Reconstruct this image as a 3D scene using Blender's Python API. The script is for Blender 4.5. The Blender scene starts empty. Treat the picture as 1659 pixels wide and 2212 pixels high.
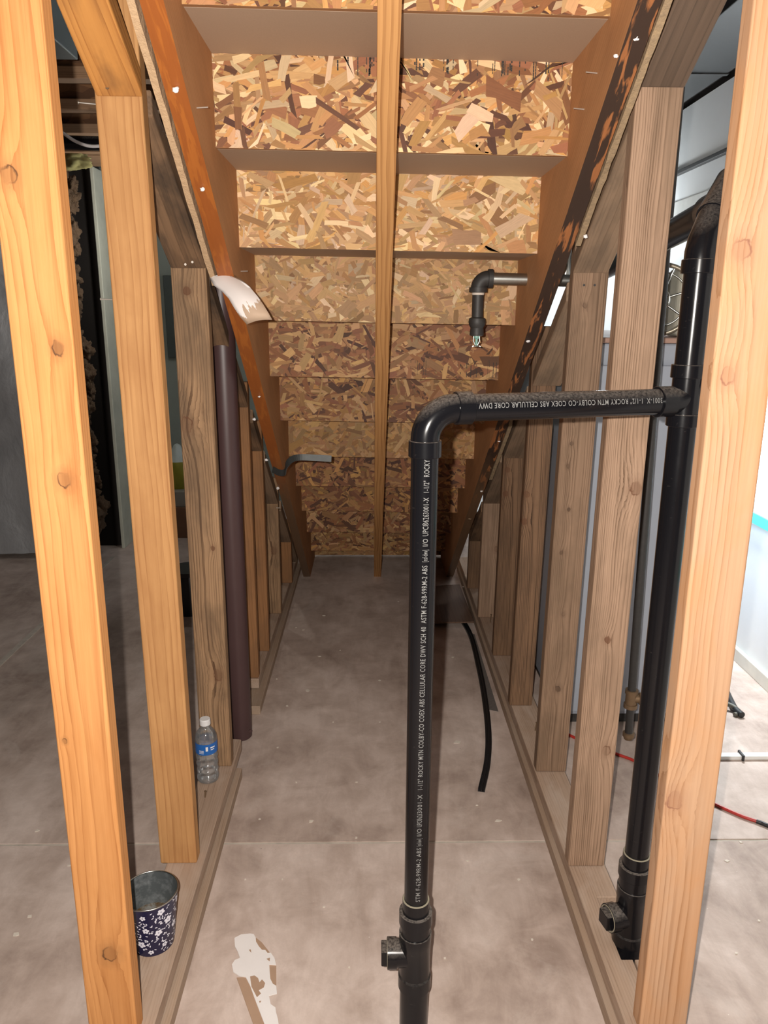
import bpy, bmesh, math, random
from mathutils import Vector, Matrix, noise

# ------------------------------------------------------------------ camera
F, CX, CY, H = 1630.6, 829.5, 1106.0, 1.38
def _n(v): return Vector(v).normalized()
_yc = _n((800 - CX, 680 - CY, F)); _zc = -_n((790 - CX, 7350 - CY, F))
_zc = (_zc - _yc * _zc.dot(_yc)).normalized(); _xc = _yc.cross(_zc)
W2C = Matrix((_xc, _yc, _zc)).transposed()            # world -> camera (x right, y down, z forward)
C2W = W2C.transposed()
CAM = Vector((0, 0, H))
scn = bpy.context.scene
COL = scn.collection
cd = bpy.data.cameras.new('camera'); cam = bpy.data.objects.new('camera', cd); COL.objects.link(cam)
r_, u_, b_ = C2W @ Vector((1, 0, 0)), C2W @ Vector((0, -1, 0)), C2W @ Vector((0, 0, -1))
cam.matrix_world = Matrix(((r_.x, u_.x, b_.x, 0), (r_.y, u_.y, b_.y, 0), (r_.z, u_.z, b_.z, H), (0, 0, 0, 1)))
cd.sensor_fit = 'VERTICAL'; cd.sensor_height = 24.0; cd.lens = 24.0 * F / 2212.0
cd.clip_start = 0.02; cd.clip_end = 60
scn.camera = cam
def ray(px, py): return C2W @ Vector(((px - CX) / F, (py - CY) / F, 1.0))
def atY(px, py, Y): d = ray(px, py); return CAM + d * (Y / d.y)
def atZ(px, py, Z): d = ray(px, py); return CAM + d * ((Z - H) / d.z)
def atX(px, py, X): d = ray(px, py); return CAM + d * (X / d.x)

# ------------------------------------------------------------------ world, light, exposure
w = bpy.data.worlds.new('world'); scn.world = w; w.use_nodes = True
w.node_tree.nodes['Background'].inputs[0].default_value = (0.92, 0.96, 1.0, 1)
w.node_tree.nodes['Background'].inputs[1].default_value = 0.014
def lamp(name, loc, energy, size, color):
    l = bpy.data.lights.new(name, 'POINT'); l.energy = energy; l.shadow_soft_size = size; l.color = color
    o = bpy.data.objects.new(name, l); COL.objects.link(o); o.location = loc; return o
lamp('phone_flash', (-0.038, -0.005, H + 0.022), 158, 0.006, (1.0, 0.93, 0.85))
LAMP_POS = atY(1600, 760, 2.95)
lamp('work_light', LAMP_POS, 90, 0.05, (0.93, 0.98, 1.0))
LEFT_FILL = atY(318, 520, 4.05)
lamp('left_room_fill', LEFT_FILL, 7.0, 0.03, (1.0, 0.96, 0.88))  # fill light added to lift the left room, no visible source there
lamp('back_room_fill', (1.30, 4.30, 1.8), 10, 0.05, (0.92, 0.97, 1.0))  # unseen fill added to brighten the white back wall
scn.view_settings.view_transform = 'Standard'; scn.view_settings.look = 'None'
scn.view_settings.exposure = 0.0; scn.view_settings.gamma = 1.0; scn.view_settings.use_curve_mapping = False

# ------------------------------------------------------------------ node helpers
class T:
    def __init__(s, name):
        s.m = bpy.data.materials.new(name); s.m.use_nodes = True; s.t = s.m.node_tree; s.t.nodes.clear()
    def n(s, typ, props=None, **ins):
        nd = s.t.nodes.new('ShaderNode' + typ)
        for k, v in (props or {}).items(): setattr(nd, k, v)
        for k, v in ins.items():
            key = int(k[1:]) if k[0] == '_' and k[1:].isdigit() else k.replace('_', ' ')
            s.set(nd.inputs[key], v)
        return nd
    def set(s, inp, v):
        if hasattr(v, 'is_output'): s.t.links.new(v, inp)
        elif hasattr(v, 'outputs'): s.t.links.new(v.outputs[0], inp)
        elif isinstance(v, tuple) and len(v) == 3 and inp.type == 'RGBA': inp.default_value = (*v, 1)
        else: inp.default_value = v
    def mth(s, op, a, b=0.0, c=None):
        nd = s.n('Math', {'operation': op}); s.set(nd.inputs[0], a); s.set(nd.inputs[1], b)
        if c is not None: s.set(nd.inputs[2], c)
        return nd.outputs[0]
    def mix(s, f, a, b, bt='MIX'):
        nd = s.n('Mix', {'data_type': 'RGBA', 'blend_type': bt})
        s.set(nd.inputs[0], f); s.set(nd.inputs[6], a); s.set(nd.inputs[7], b); return nd.outputs[2]
    def ramp(s, f, stops):
        nd = s.n('ValToRGB'); s.set(nd.inputs[0], f); e = nd.color_ramp.elements
        while len(e) < len(stops): e.new(0.5)
        for el, (p, c) in zip(e, stops):
            el.position = p; el.color = (*c, 1) if isinstance(c, tuple) else (c, c, c, 1)
        return nd.outputs[0]
    def noise(s, vec, scale, detail=4, rough=0.55, dist=0.0):
        return s.n('TexNoise', None, Vector=vec, Scale=scale, Detail=detail, Roughness=rough, Distortion=dist).outputs[0]
    def coord(s, scale=(1, 1, 1), rot=(0, 0, 0), loc=(0, 0, 0), kind='Object'):
        tc = s.n('TexCoord').outputs[kind]
        if scale == (1, 1, 1) and rot == (0, 0, 0) and loc == (0, 0, 0): return tc
        return s.n('Mapping', None, Vector=tc, Scale=scale, Rotation=rot, Location=loc).outputs[0]
    def done(s, col, rough=0.7, metal=0.0, bump=None, bstr=0.2, bdist=0.002, spec=0.5, **kw):
        b = s.n('BsdfPrincipled'); s.set(b.inputs['Base Color'], col); s.set(b.inputs['Roughness'], rough)
        s.set(b.inputs['Metallic'], metal); s.set(b.inputs['Specular IOR Level'], spec)
        for k, v in kw.items(): s.set(b.inputs[k.replace('_', ' ')], v)
        if bump is not None:
            bp = s.n('Bump'); s.set(bp.inputs['Strength'], bstr); s.set(bp.inputs['Distance'], bdist)
            s.set(bp.inputs['Height'], bump); s.t.links.new(bp.outputs[0], b.inputs['Normal'])
        o = s.n('OutputMaterial'); s.t.links.new(b.outputs[0], o.inputs[0]); return s.m

def wood(name, light, dark, ring=45, x0=0.01, y0=0.03, tilt=0.02, knots=(), stain=None, stain_amt=0.0, rot=(0, 0, 0), seed=0.0,
         rough=0.72, contrast=0.75, knotcol=(0.12, 0.05, 0.025)):
    t = T(name)
    base = t.coord(rot=rot)
    sp = t.n('SeparateXYZ', None, Vector=base); x, y, z = sp.outputs
    warpv = t.n('Mapping', None, Vector=base, Scale=(9, 9, 1.3), Location=(seed, seed * 1.7, seed * .6)).outputs[0]
    warp = t.mth('MULTIPLY', t.mth('SUBTRACT', t.noise(warpv, 1.0, 3), 0.5), 0.05)
    xs = t.mth('ADD', t.mth('SUBTRACT', x, x0), warp)
    xs = t.mth('ADD', xs, t.mth('MULTIPLY', z, tilt))
    kmask = None
    if knots:
        kv = t.n('Mapping', None, Vector=base, Scale=(70, 70, 55)).outputs[0]
        kwx = t.mth('MULTIPLY', t.mth('SUBTRACT', t.noise(kv, 1.0, 2), .5), 1.1); kwz = t.mth('MULTIPLY', t.mth('SUBTRACT', t.noise(kv, 1.7, 2), .5), 1.1)
    for (kx, kz, kr) in knots:
        dx = t.mth('ADD', t.mth('DIVIDE', t.mth('SUBTRACT', x, kx), kr), kwx)
        dz = t.mth('ADD', t.mth('DIVIDE', t.mth('SUBTRACT', z, kz), kr * 1.25), kwz)
        d2 = t.mth('ADD', t.mth('MULTIPLY', dx, dx), t.mth('MULTIPLY', dz, dz)); dd = t.mth('SQRT', d2)
        dzl = t.mth('MULTIPLY', dz, .6)
        g = t.mth('POWER', 2.718, t.mth('MULTIPLY', t.mth('ADD', t.mth('MULTIPLY', dx, dx), t.mth('MULTIPLY', dzl, dzl)), -0.16))
        sgn = 0.016 if kx < x0 else -0.016
        xs = t.mth('ADD', xs, t.mth('MULTIPLY', g, sgn * kr / 0.012))
        core = t.mth('MINIMUM', t.mth('MAXIMUM', t.mth('MULTIPLY', t.mth('SUBTRACT', 1.15, dd), 2.2), 0.0), 1.0)
        cres = t.mth('ADD', 0.55, t.mth('MULTIPLY', t.mth('ADD', dx, dz), 0.35 * (1 if (kz * 37) % 1 > .5 else -1)))
        ringd = t.mth('MULTIPLY', t.mth('MAXIMUM', t.mth('SUBTRACT', 1.0, t.mth('MULTIPLY', t.mth('ABSOLUTE', t.mth('SUBTRACT', dd, 0.92)), 5.5)), 0.0), t.mth('MAXIMUM', cres, 0.0))
        halo = t.mth('MAXIMUM', t.mth('MULTIPLY', t.mth('SUBTRACT', 2.3, dd), 0.16), 0.0)
        stv = .30 + .5 * ((kz * 53 + kr * 311) % 1)
        km = t.mth('ADD', t.mth('MAXIMUM', t.mth('MULTIPLY', core, stv), halo), t.mth('MULTIPLY', ringd, 0.75))
        kmask = km if kmask is None else t.mth('MAXIMUM', kmask, km)
    v = t.n('CombineXYZ', None, X=xs, Y=t.mth('ADD', y, y0), Z=t.mth('MULTIPLY', z, 0.01))
    wv = t.n('TexWave', {'wave_type': 'RINGS', 'rings_direction': 'Z', 'wave_profile': 'SAW'}, Vector=v, Scale=ring, Distortion=0.6, Detail=2, Detail_Scale=2.0).outputs['Fac']
    fine = t.noise(t.n('Mapping', None, Vector=base, Scale=(190, 190, 4), Location=(seed, 0, 0)).outputs[0], 1.0, 3, 0.6)
    med = t.noise(t.n('Mapping', None, Vector=base, Scale=(30, 30, 1.4), Location=(0, seed, seed)).outputs[0], 1.0, 3, 0.6)
    f = t.mth('ADD', t.mth('MULTIPLY', t.mth('POWER', wv, 2.2), 0.62 * contrast), t.mth('MULTIPLY', med, 0.95 * contrast))
    f = t.mth('ADD', f, t.mth('MULTIPLY', t.mth('SUBTRACT', fine, 0.5), 1.0))
    f = t.mth('SUBTRACT', f, 0.16 + .08 * contrast)
    col = t.ramp(f, [(0.0, light), (0.42, tuple(a * .75 + b * .25 for a, b in zip(light, dark))), (1.0, dark)])
    if stain:
        sn = t.noise(t.n('Mapping', None, Vector=base, Scale=(14, 14, 5), Location=(seed * 3, 0, seed)).outputs[0], 1.0, 4, 0.6, 0.4)
        col = t.mix(t.mth('MULTIPLY', t.ramp(sn, [(0.42, 0.0), (0.68, 1.0)]), stain_amt), col, stain)
    if kmask is not None: col = t.mix(t.mth('MINIMUM', kmask, 0.92), col, knotcol)
    return t.done(col, rough, bump=t.mth('ADD', t.mth('MULTIPLY', fine, 0.6), t.mth('MULTIPLY', wv, 0.4)), bstr=0.25, bdist=0.0015, spec=0.25)

def plain(name, col, rough=0.6, metal=0.0, var=0.12, scale=20, spec=0.5, bump=0.0):
    t = T(name); n = t.noise(t.coord(), scale, 4)
    c = t.mix(n, tuple(min(1, a * (1 + var)) for a in col), tuple(a * (1 - var) for a in col))
    return t.done(c, rough, metal, bump=n if bump else None, bstr=bump, spec=spec)

# ------------------------------------------------------------------ mesh helpers
def mesh_obj(name, verts, faces, mats, parent=None, smooth=False, origin=None, mat_idx=None):
    if origin is None:
        origin = Vector((sum(v[0] for v in verts) / len(verts), sum(v[1] for v in verts) / len(verts), min(v[2] for v in verts)))
    origin = Vector(origin)
    me = bpy.data.meshes.new(name)
    me.from_pydata([tuple(Vector(v) - origin) for v in verts], [], faces)
    for m in (mats if isinstance(mats, (list, tuple)) else [mats]): me.materials.append(m)
    if mat_idx: me.polygons.foreach_set('material_index', mat_idx)
    if smooth: me.polygons.foreach_set('use_smooth', [True] * len(me.polygons))
    me.update()
    o = bpy.data.objects.new(name, me); COL.objects.link(o); o.location = origin
    if parent: adopt(o, parent)
    return o
def _loc(o):
    L = o.location.copy(); return L if o.parent is None else L
def adopt(o, parent):
    o.parent = parent
    M = Matrix.Identity(4); p = parent; ch = []
    while p is not None: ch.append(p); p = p.parent
    for p in reversed(ch): M = M @ p.matrix_parent_inverse @ p.matrix_basis
    o.matrix_parent_inverse = M.inverted()
def tag(o, label=None, cat=None, group=None, kind=None):
    if label: o['label'] = label
    if cat: o['category'] = cat
    if group: o['group'] = group
    if kind: o['kind'] = kind
    return o
def thing(name, loc, label=None, cat=None, group=None, kind=None):
    o = bpy.data.objects.new(name, None); COL.objects.link(o); o.location = loc; o.empty_display_size = 0.05
    return tag(o, label, cat, group, kind)
def struct(o): o['kind'] = 'structure'; return o

def bevel_mesh(me, off=0.002, seg=2):
    bm = bmesh.new(); bm.from_mesh(me)
    bmesh.ops.recalc_face_normals(bm, faces=bm.faces)
    if off: bmesh.ops.bevel(bm, geom=[e for e in bm.edges if e.calc_face_angle(0) > 0.6], offset=off, segments=seg, profile=0.5, affect='EDGES')
    bm.to_mesh(me); bm.free()
def box(name, x0, x1, y0, y1, z0, z1, mat, parent=None, bev=0.0, seg=2):
    v = [(x, y, z) for z in (z0, z1) for y in (y0, y1) for x in (x0, x1)]
    f = [(0, 2, 3, 1), (4, 5, 7, 6), (0, 1, 5, 4), (2, 6, 7, 3), (0, 4, 6, 2), (1, 3, 7, 5)]
    o = mesh_obj(name, v, f, mat, parent)
    if bev: bevel_mesh(o.data, bev, seg)
    return o
def beam(name, p0, p1, wd, dp, mat, parent=None, xdir=(1, 0, 0), bev=0.003, seg=2, rough=0.0, rnd=None):
    """lumber from p0 to p1 (centre of section), wd along xdir, dp across"""
    p0, p1 = Vector(p0), Vector(p1); L = (p1 - p0).length; zx = (p1 - p0) / L
    xx = Vector(xdir); xx = (xx - zx * xx.dot(zx)).normalized(); yx = zx.cross(xx)
    N = 10 if rough else 1
    v, f = [], []
    for i in range(N + 1):
        jx = (noise.noise((i * .7, p0.x * 9, p0.y * 5)) if rough else 0) * rough
        for sx, sy in ((-1, -1), (1, -1), (1, 1), (-1, 1)): v.append((sx * wd / 2 + jx, sy * dp / 2 + jx * .6, L * i / N))
    for i in range(N):
        for k in range(4):
            a = i * 4 + k; b = i * 4 + (k + 1) % 4; f.append((a, b, b + 4, a + 4))
    f += [(3, 2, 1, 0), tuple(N * 4 + k for k in range(4))]
    me = bpy.data.meshes.new(name); me.from_pydata(v, [], f); me.materials.append(mat)
    if bev: bevel_mesh(me, bev, seg)
    o = bpy.data.objects.new(name, me); COL.objects.link(o)
    o.matrix_basis = Matrix(((xx.x, yx.x, zx.x, p0.x), (xx.y, yx.y, zx.y, p0.y), (xx.z, yx.z, zx.z, p0.z), (0, 0, 0, 1)))
    if parent: adopt(o, parent)
    return o
def frames(pts):
    pts = [Vector(p) for p in pts]; out = []; up = None
    for i, p in enumerate(pts):
        a = pts[max(i - 1, 0)]; b = pts[min(i + 1, len(pts) - 1)]; t = (b - a).normalized()
        if up is None:
            up = Vector((0, 0, 1)) if abs(t.z) < 0.9 else Vector((1, 0, 0))
        up = (up - t * up.dot(t)).normalized(); out.append((p, t, up, t.cross(up)))
    return out
def tube(name, pts, r, mat, parent=None, segs=24, caps=True):
    fr = frames(pts); v, f = [], []; R = r if isinstance(r, (list, tuple)) else [r] * len(fr)
    for (p, t, a, b), rr in zip(fr, R):
        for k in range(segs):
            an = 2 * math.pi * k / segs; v.append(p + a * math.cos(an) * rr + b * math.sin(an) * rr)
    for i in range(len(fr) - 1):
        for k in range(segs):
            k2 = (k + 1) % segs; f.append((i * segs + k, i * segs + k2, (i + 1) * segs + k2, (i + 1) * segs + k))
    if caps:
        nb = len(v); v += v[:segs] + v[(len(fr) - 1) * segs:len(fr) * segs]
        f += [tuple(nb + k for k in reversed(range(segs))), tuple(nb + segs + k for k in range(segs))]
    o = mesh_obj(name, v, f, mat, parent)
    for p in o.data.polygons: p.use_smooth = len(p.vertices) == 4 and segs > 4
    return o
def lathe(name, p0, axis, prof, mat, parent=None, segs=32, mats_by=None, smooth=True, sharp=0.6):
    """prof: list of (t, r) along axis"""
    p0 = Vector(p0); ax = Vector(axis).normalized(); u = Vector((1, 0, 0)) if abs(ax.x) < .9 else Vector((0, 1, 0))
    u = (u - ax * u.dot(ax)).normalized(); b = ax.cross(u); v, f, mi = [], [], []
    for (t, r) in prof:
        for k in range(segs):
            an = 2 * math.pi * k / segs; v.append(p0 + ax * t + (u * math.cos(an) + b * math.sin(an)) * max(r, 1e-4))
    for i in range(len(prof) - 1):
        for k in range(segs):
            k2 = (k + 1) % segs; f.append((i * segs + k, i * segs + k2, (i + 1) * segs + k2, (i + 1) * segs + k)); mi.append(mats_by[i] if mats_by else 0)
    o = mesh_obj(name, v, f, mat, parent, smooth=smooth, mat_idx=mi if mats_by else None)
    if smooth:
        bm = bmesh.new(); bm.from_mesh(o.data)
        for e in bm.edges: e.smooth = e.calc_face_angle(0) < sharp
        bm.to_mesh(o.data); bm.free()
    return o
def arc(c, a, b, r, n=10, a0=0.0, a1=math.pi / 2):
    c, a, b = Vector(c), Vector(a), Vector(b)
    return [c + a * (r * math.cos(a0 + (a1 - a0) * i / n)) + b * (r * math.sin(a0 + (a1 - a0) * i / n)) for i in range(n + 1)]
def slab(name, outline, z0, z1, mat, parent=None, bev=0.0, lift=None):
    """flat polygon outline [(x,y)] extruded between z0 and z1; lift(x,y) adds height"""
    n = len(outline); L = lift or (lambda x, y: 0.0)
    v = [(x, y, z0 + L(x, y)) for x, y in outline] + [(x, y, z1 + L(x, y)) for x, y in outline]
    f = [tuple(reversed(range(n))), tuple(range(n, 2 * n))] + [(i, (i + 1) % n, (i + 1) % n + n, i + n) for i in range(n)]
    o = mesh_obj(name, v, f, mat, parent)
    bm = bmesh.new(); bm.from_mesh(o.data); bmesh.ops.recalc_face_normals(bm, faces=bm.faces)
    if bev: bmesh.ops.bevel(bm, geom=list(bm.edges), offset=bev, segments=1, affect='EDGES')
    bmesh.ops.triangulate(bm, faces=[f for f in bm.faces if len(f.verts) > 4]); bm.to_mesh(o.data); bm.free()
    return o
random.seed(7)

# ------------------------------------------------------------------ materials
def concrete():
    t = T('concrete'); co = t.coord()
    big = t.noise(co, 1.6, 5, 0.6, 0.3); mid = t.noise(co, 9, 5, 0.65, 0.4)
    trow = t.noise(t.coord(scale=(6, 1.6, 1), rot=(0, 0, 0.5)), 2.2, 5, 0.65, 0.8)
    fine = t.noise(co, 160, 3, 0.7)
    f = t.mth('ADD', t.mth('MULTIPLY', big, 0.5), t.mth('ADD', t.mth('MULTIPLY', mid, 0.36), t.mth('MULTIPLY', trow, 0.22)))
    col = t.ramp(f, [(0.40, (0.32, 0.24, 0.20)), (0.53, (0.52, 0.415, 0.36)), (0.66, (0.72, 0.605, 0.545))])
    col = t.mix(t.mth('MULTIPLY', fine, 0.18), col, (0.24, 0.2, 0.18))
    # plaster dust drifted along the sole plates
    sp = t.n('SeparateXYZ', None, Vector=co); x, y, z = sp.outputs
    dl = t.mth('ABSOLUTE', t.mth('SUBTRACT', x, -0.33)); 
    dust = t.mth('MAXIMUM', t.mth('SUBTRACT', 1.0, t.mth('MULTIPLY', dl, 7.0)), 0.0)
    dr = t.mth('ABSOLUTE', t.mth('SUBTRACT', x, 0.43))
    dust = t.mth('MAXIMUM', dust, t.mth('MULTIPLY', t.mth('MAXIMUM', t.mth('SUBTRACT', 1.0, t.mth('MULTIPLY', dr, 9.0)), 0.0), .5))
    dn = t.ramp(t.noise(co, 3.2, 5, 0.6, 0.5), [(0.40, 0.0), (0.66, 1.0)])
    dust = t.mth('MULTIPLY', dust, dn)
    patch = t.ramp(t.noise(t.coord(loc=(3, 1, 0)), 3.4, 6, 0.7, 0.9), [(0.56, 0.0), (0.72, 0.5)])
    col = t.mix(t.mth('MAXIMUM', t.mth('MULTIPLY', dust, 0.75), patch), col, (0.62, 0.54, 0.49))
    # white specks and dark grit
    vo = t.n('TexVoronoi', None, Vector=co, Scale=38.0); sz = t.mth('MULTIPLY', t.n('SeparateColor', None, Color=vo.outputs['Color']).outputs[0], 0.11)
    speck = t.mth('LESS_THAN', vo.outputs['Distance'], t.mth('SUBTRACT', sz, 0.055))
    col = t.mix(t.mth('MULTIPLY', speck, 0.8), col, (0.72, 0.66, 0.6))
    vo2 = t.n('TexVoronoi', None, Vector=t.coord(loc=(.3, .7, 0)), Scale=27.0); sz2 = t.mth('MULTIPLY', t.n('SeparateColor', None, Color=vo2.outputs['Color']).outputs[1], 0.11)
    col = t.mix(t.mth('MULTIPLY', t.mth('LESS_THAN', vo2.outputs['Distance'], t.mth('SUBTRACT', sz2, 0.07)), 0.75), col, (0.08, 0.06, 0.05))
    # rust stain near the left front, oil stain on the right, white splash on the left
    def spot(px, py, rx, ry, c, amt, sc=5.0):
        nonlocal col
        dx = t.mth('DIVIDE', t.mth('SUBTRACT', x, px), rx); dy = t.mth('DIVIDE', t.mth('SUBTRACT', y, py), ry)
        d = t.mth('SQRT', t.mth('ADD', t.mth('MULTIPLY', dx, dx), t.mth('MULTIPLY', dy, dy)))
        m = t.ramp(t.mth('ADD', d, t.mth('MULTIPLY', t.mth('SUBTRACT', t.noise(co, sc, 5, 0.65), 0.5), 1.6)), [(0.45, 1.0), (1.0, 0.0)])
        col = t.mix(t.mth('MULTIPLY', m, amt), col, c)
    spot(-0.80, 1.27, 0.22, 0.08, (0.20, 0.115, 0.055), 0.85)
    spot(1.17, 2.10, 0.13, 0.13, (0.055, 0.04, 0.03), 0.9, 9.0)
    spot(1.28, 2.33, 0.10, 0.05, (0.10, 0.05, 0.03), 0.8, 14.0)
    spot(-1.05, 1.98, 0.12, 0.06, (0.7, 0.66, 0.63), 0.9, 9.0)
    spot(-0.05, 3.35, 0.55, 0.95, (0.15, 0.125, 0.105), 0.85, 2.5)  # far floor darkened in colour, deepening the fade of the flash
    h = t.mth('ADD', t.mth('MULTIPLY', mid, 0.7), t.mth('MULTIPLY', fine, 0.25))
    return t.done(col, 0.62, bump=h, bstr=0.25, bdist=0.004, spec=0.3)

def osb_mat():
    t = T('strand_board'); at = t.n('Attribute', {'attribute_name': 'Col'}).outputs[0]
    uv = t.n('UVMap', {'uv_map': 'UV'}).outputs[0]
    g = t.noise(t.n('Mapping', None, Vector=uv, Scale=(14, 420, 1)).outputs[0], 1.0, 3, 0.65)
    g2 = t.noise(t.n('Mapping', None, Vector=uv, Scale=(45, 120, 1)).outputs[0], 1.0, 3, 0.65)
    m = t.mth('ADD', 0.62, t.mth('ADD', t.mth('MULTIPLY', g, 0.5), t.mth('MULTIPLY', g2, 0.26)))
    c = t.n('CombineColor', None, Red=m, Green=m, Blue=m)
    return t.done(t.mix(1.0, at, c, 'MULTIPLY'), 0.6, bump=g, bstr=0.2, bdist=0.0006, spec=0.3)

def stringer_edge(name, ca, cb, cc, thr, seed):
    """old varnish / stain on the exposed lower edge"""
    t = T(name); co = t.coord(rot=(-0.945, 0, 0), loc=(0, 0, 0))
    n1 = t.noise(t.n('Mapping', None, Vector=co, Scale=(60, 14, 9), Location=(seed, 0, 0)).outputs[0], 1.0, 5, 0.55, 0.5)
    n2 = t.noise(t.n('Mapping', None, Vector=co, Scale=(120, 60, 10)).outputs[0], 1.0, 3, 0.6)
    col = t.mix(t.ramp(n1, [(thr - .03, 0.0), (thr + .03, 1.0)]), ca, cb)
    col = t.mix(t.mth('MULTIPLY', n2, 0.5), col, cc)
    wz = t.n('SeparateXYZ', None, Vector=t.n('TexCoord').outputs['Object']).outputs[2]
    col = t.mix(t.ramp(t.mth('ADD', wz, t.mth('MULTIPLY', n1, .2)), [(.75, 1.0), (1.0, 0.0)]), col, t.mix(n2, (0.20, 0.11, 0.055), (0.11, 0.06, 0.03)))
    return t.done(col, 0.42, bump=n1, bstr=0.15, spec=0.5)

M = {}
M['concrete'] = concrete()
M['osb'] = osb_mat()
M['ink'] = plain('stamp_ink', (0.03, 0.025, 0.02), 0.7)
M['tread'] = plain('particle_board', (0.40, 0.285, 0.20), 0.75, var=0.10, scale=420)
M['stringer'] = wood('stringer_wood', (0.47, 0.235, 0.105), (0.27, 0.12, 0.045), ring=30, rot=(-0.945, 0, 0), contrast=0.6, stain=(0.20, 0.09, 0.04), stain_amt=.25)
M['edge_orange'] = stringer_edge('orange_varnish', (0.44, 0.14, 0.025), (0.34, 0.10, 0.02), (0.20, 0.055, 0.012), 0.45, 1.0)
M['edge_dark'] = stringer_edge('dark_varnish', (0.035, 0.02, 0.014), (0.40, 0.15, 0.05), (0.05, 0.025, 0.015), 0.57, 2.0)
M['center'] = wood('centre_stringer_wood', (0.52, 0.275, 0.105), (0.25, 0.105, 0.033), ring=75, rot=(-0.945, 0, 0), x0=.3, y0=.004, contrast=1.0, seed=3)
M['white'] = plain('white_paint', (0.82, 0.79, 0.78), 0.55, var=.05)
M['tan_paper'] = plain('tan_paper', (0.44, 0.33, 0.25), 0.8, var=.1)
M['rubber'] = plain('black_plastic', (0.012, 0.012, 0.014), 0.4, var=.3)
M['steel'] = plain('galvanised_steel', (0.50, 0.52, 0.50), 0.32, 1.0, var=.15, scale=60)
M['nail'] = plain('nail_steel', (0.62, 0.58, 0.52), 0.4, 0.8)
M['iron'] = plain('black_iron', (0.03, 0.028, 0.027), 0.55, var=.3, scale=80, bump=.1)
M['rusty'] = plain('rusty_iron', (0.20, 0.13, 0.075), 0.55, 0.5, var=.3, scale=60)
def abs_mat():
    t = T('abs_plastic'); co = t.coord()
    d = t.noise(co, 220, 3, 0.7); b = t.noise(co, 14, 4, 0.6)
    nz = t.n('SeparateXYZ', None, Vector=t.n('NewGeometry').outputs['Normal']).outputs[2]
    dusty = t.mth('MULTIPLY', t.mth('MAXIMUM', t.mth('SUBTRACT', t.mth('MULTIPLY', nz, 1.3), 0.45), 0.0), t.ramp(d, [(0.35, 0.2), (0.65, 1.0)]))
    sc = t.ramp(t.noise(t.coord(scale=(80, 80, 160)), 1.0, 2, 0.5), [(0.70, 0.0), (0.78, 0.06)])
    col = t.mix(t.mth('MINIMUM', t.mth('ADD', dusty, sc), 0.7), (0.006, 0.006, 0.0075), (0.20, 0.175, 0.155))
    return t.done(col, t.mth('ADD', 0.13, t.mth('MULTIPLY', b, 0.16)), spec=0.28)
M['abs'] = abs_mat()
M['print'] = plain('pale_print', (0.20, 0.20, 0.195), 0.6)
M['glue'] = plain('glue_ring', (0.30, 0.27, 0.2), 0.5)
M['brown_metal'] = plain('brown_painted_steel', (0.066, 0.034, 0.034), 0.42, var=.12, scale=12)

# ------------------------------------------------------------------ floor
JY0, JY1 = 1.744, 1.754
def floor():
    root = None
    t0 = [(-5.2, -2.0), (3.2, -2.0), (3.2, JY0), (-5.2, JY0)]
    t1 = [(-5.2, JY1), (3.2, JY1), (3.2, 6.2), (-5.2, 6.2)]
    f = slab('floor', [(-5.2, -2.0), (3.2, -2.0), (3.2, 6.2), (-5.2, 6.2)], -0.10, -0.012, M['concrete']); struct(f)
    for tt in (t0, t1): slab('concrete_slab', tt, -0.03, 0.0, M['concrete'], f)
    wl = plain('joint_sealant', (0.50, 0.45, 0.39), 0.9, var=.35, scale=30)
    box('joint_strip', -5.0, 3.0, JY0 - .0, JY1, -.02, -.0025, wl, f)
    box('joint_strip', -1.512, -1.488, 1.9, 4.22, -0.002, 0.004, wl, f)
    return f
floor()

# ------------------------------------------------------------------ staircase
SX, SW, YK0, RUN, RISE, ZT0 = 0.046, 0.74, 1.73, 0.25, 0.177, 1.889
XL, XR = SX - SW / 2, SX + SW / 2
def tilt(p): return (p[0], p[1], p[2] - (p[0] - SX) * 0.013 * min(1, max(0, p[2]) * 2))
def Yk(k): return YK0 + RUN * k
def Zt(k): return ZT0 - RISE * k
stairs = thing('staircase', (SX, 3.89, 0), 'underside of wooden staircase with strand board risers and three stringers', 'staircase')
K0, K1 = -2, 10
def stringer(x0, x1, skew, mats, slope=0.728, yfoot=3.89):
    chain = [(Yk(K0) - RUN, Zt(K0))]
    for k in range(K0, K1 + 1):
        chain.append((Yk(k), Zt(k))); chain.append((Yk(k), max(Zt(k + 1), 0.0)))
    chain = chain[:-1] + [(Yk(K1), 0.0)]
    pts = chain + [(yfoot, 0.0), (Yk(K0) - RUN, (yfoot - Yk(K0) + RUN) * slope)]
    n = len(pts); v = [];
    for xx in (x0, x1):
        for (y, z) in pts: v.append(tilt((xx + skew * (3.89 - y), y, z)))
    f = [tuple(range(n)), tuple(reversed(range(n, 2 * n)))] + [(i, i + n, (i + 1) % n + n, (i + 1) % n) for i in range(n)]
    mi = [0, 0] + [1 if i == n - 2 else 0 for i in range(n)]
    o = mesh_obj('stringer', v, f, mats, stairs, mat_idx=mi)
    bm = bmesh.new(); bm.from_mesh(o.data); bmesh.ops.recalc_face_normals(bm, faces=bm.faces)
    bmesh.ops.triangulate(bm, faces=bm.faces); bm.to_mesh(o.data); bm.free()
    return o
stringer(XL - 0.038, XL, 0.0, [M['stringer'], M['edge_orange']])['label'] = 'stringer with an orange varnished lower edge'
stringer(XR, XR + 0.038, 0.0, [M['stringer'], M['edge_dark']])['label'] = 'stringer with a dark stained lower edge'
stringer(0.022, 0.060, -0.0045, [M['center'], M['center']])

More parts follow.
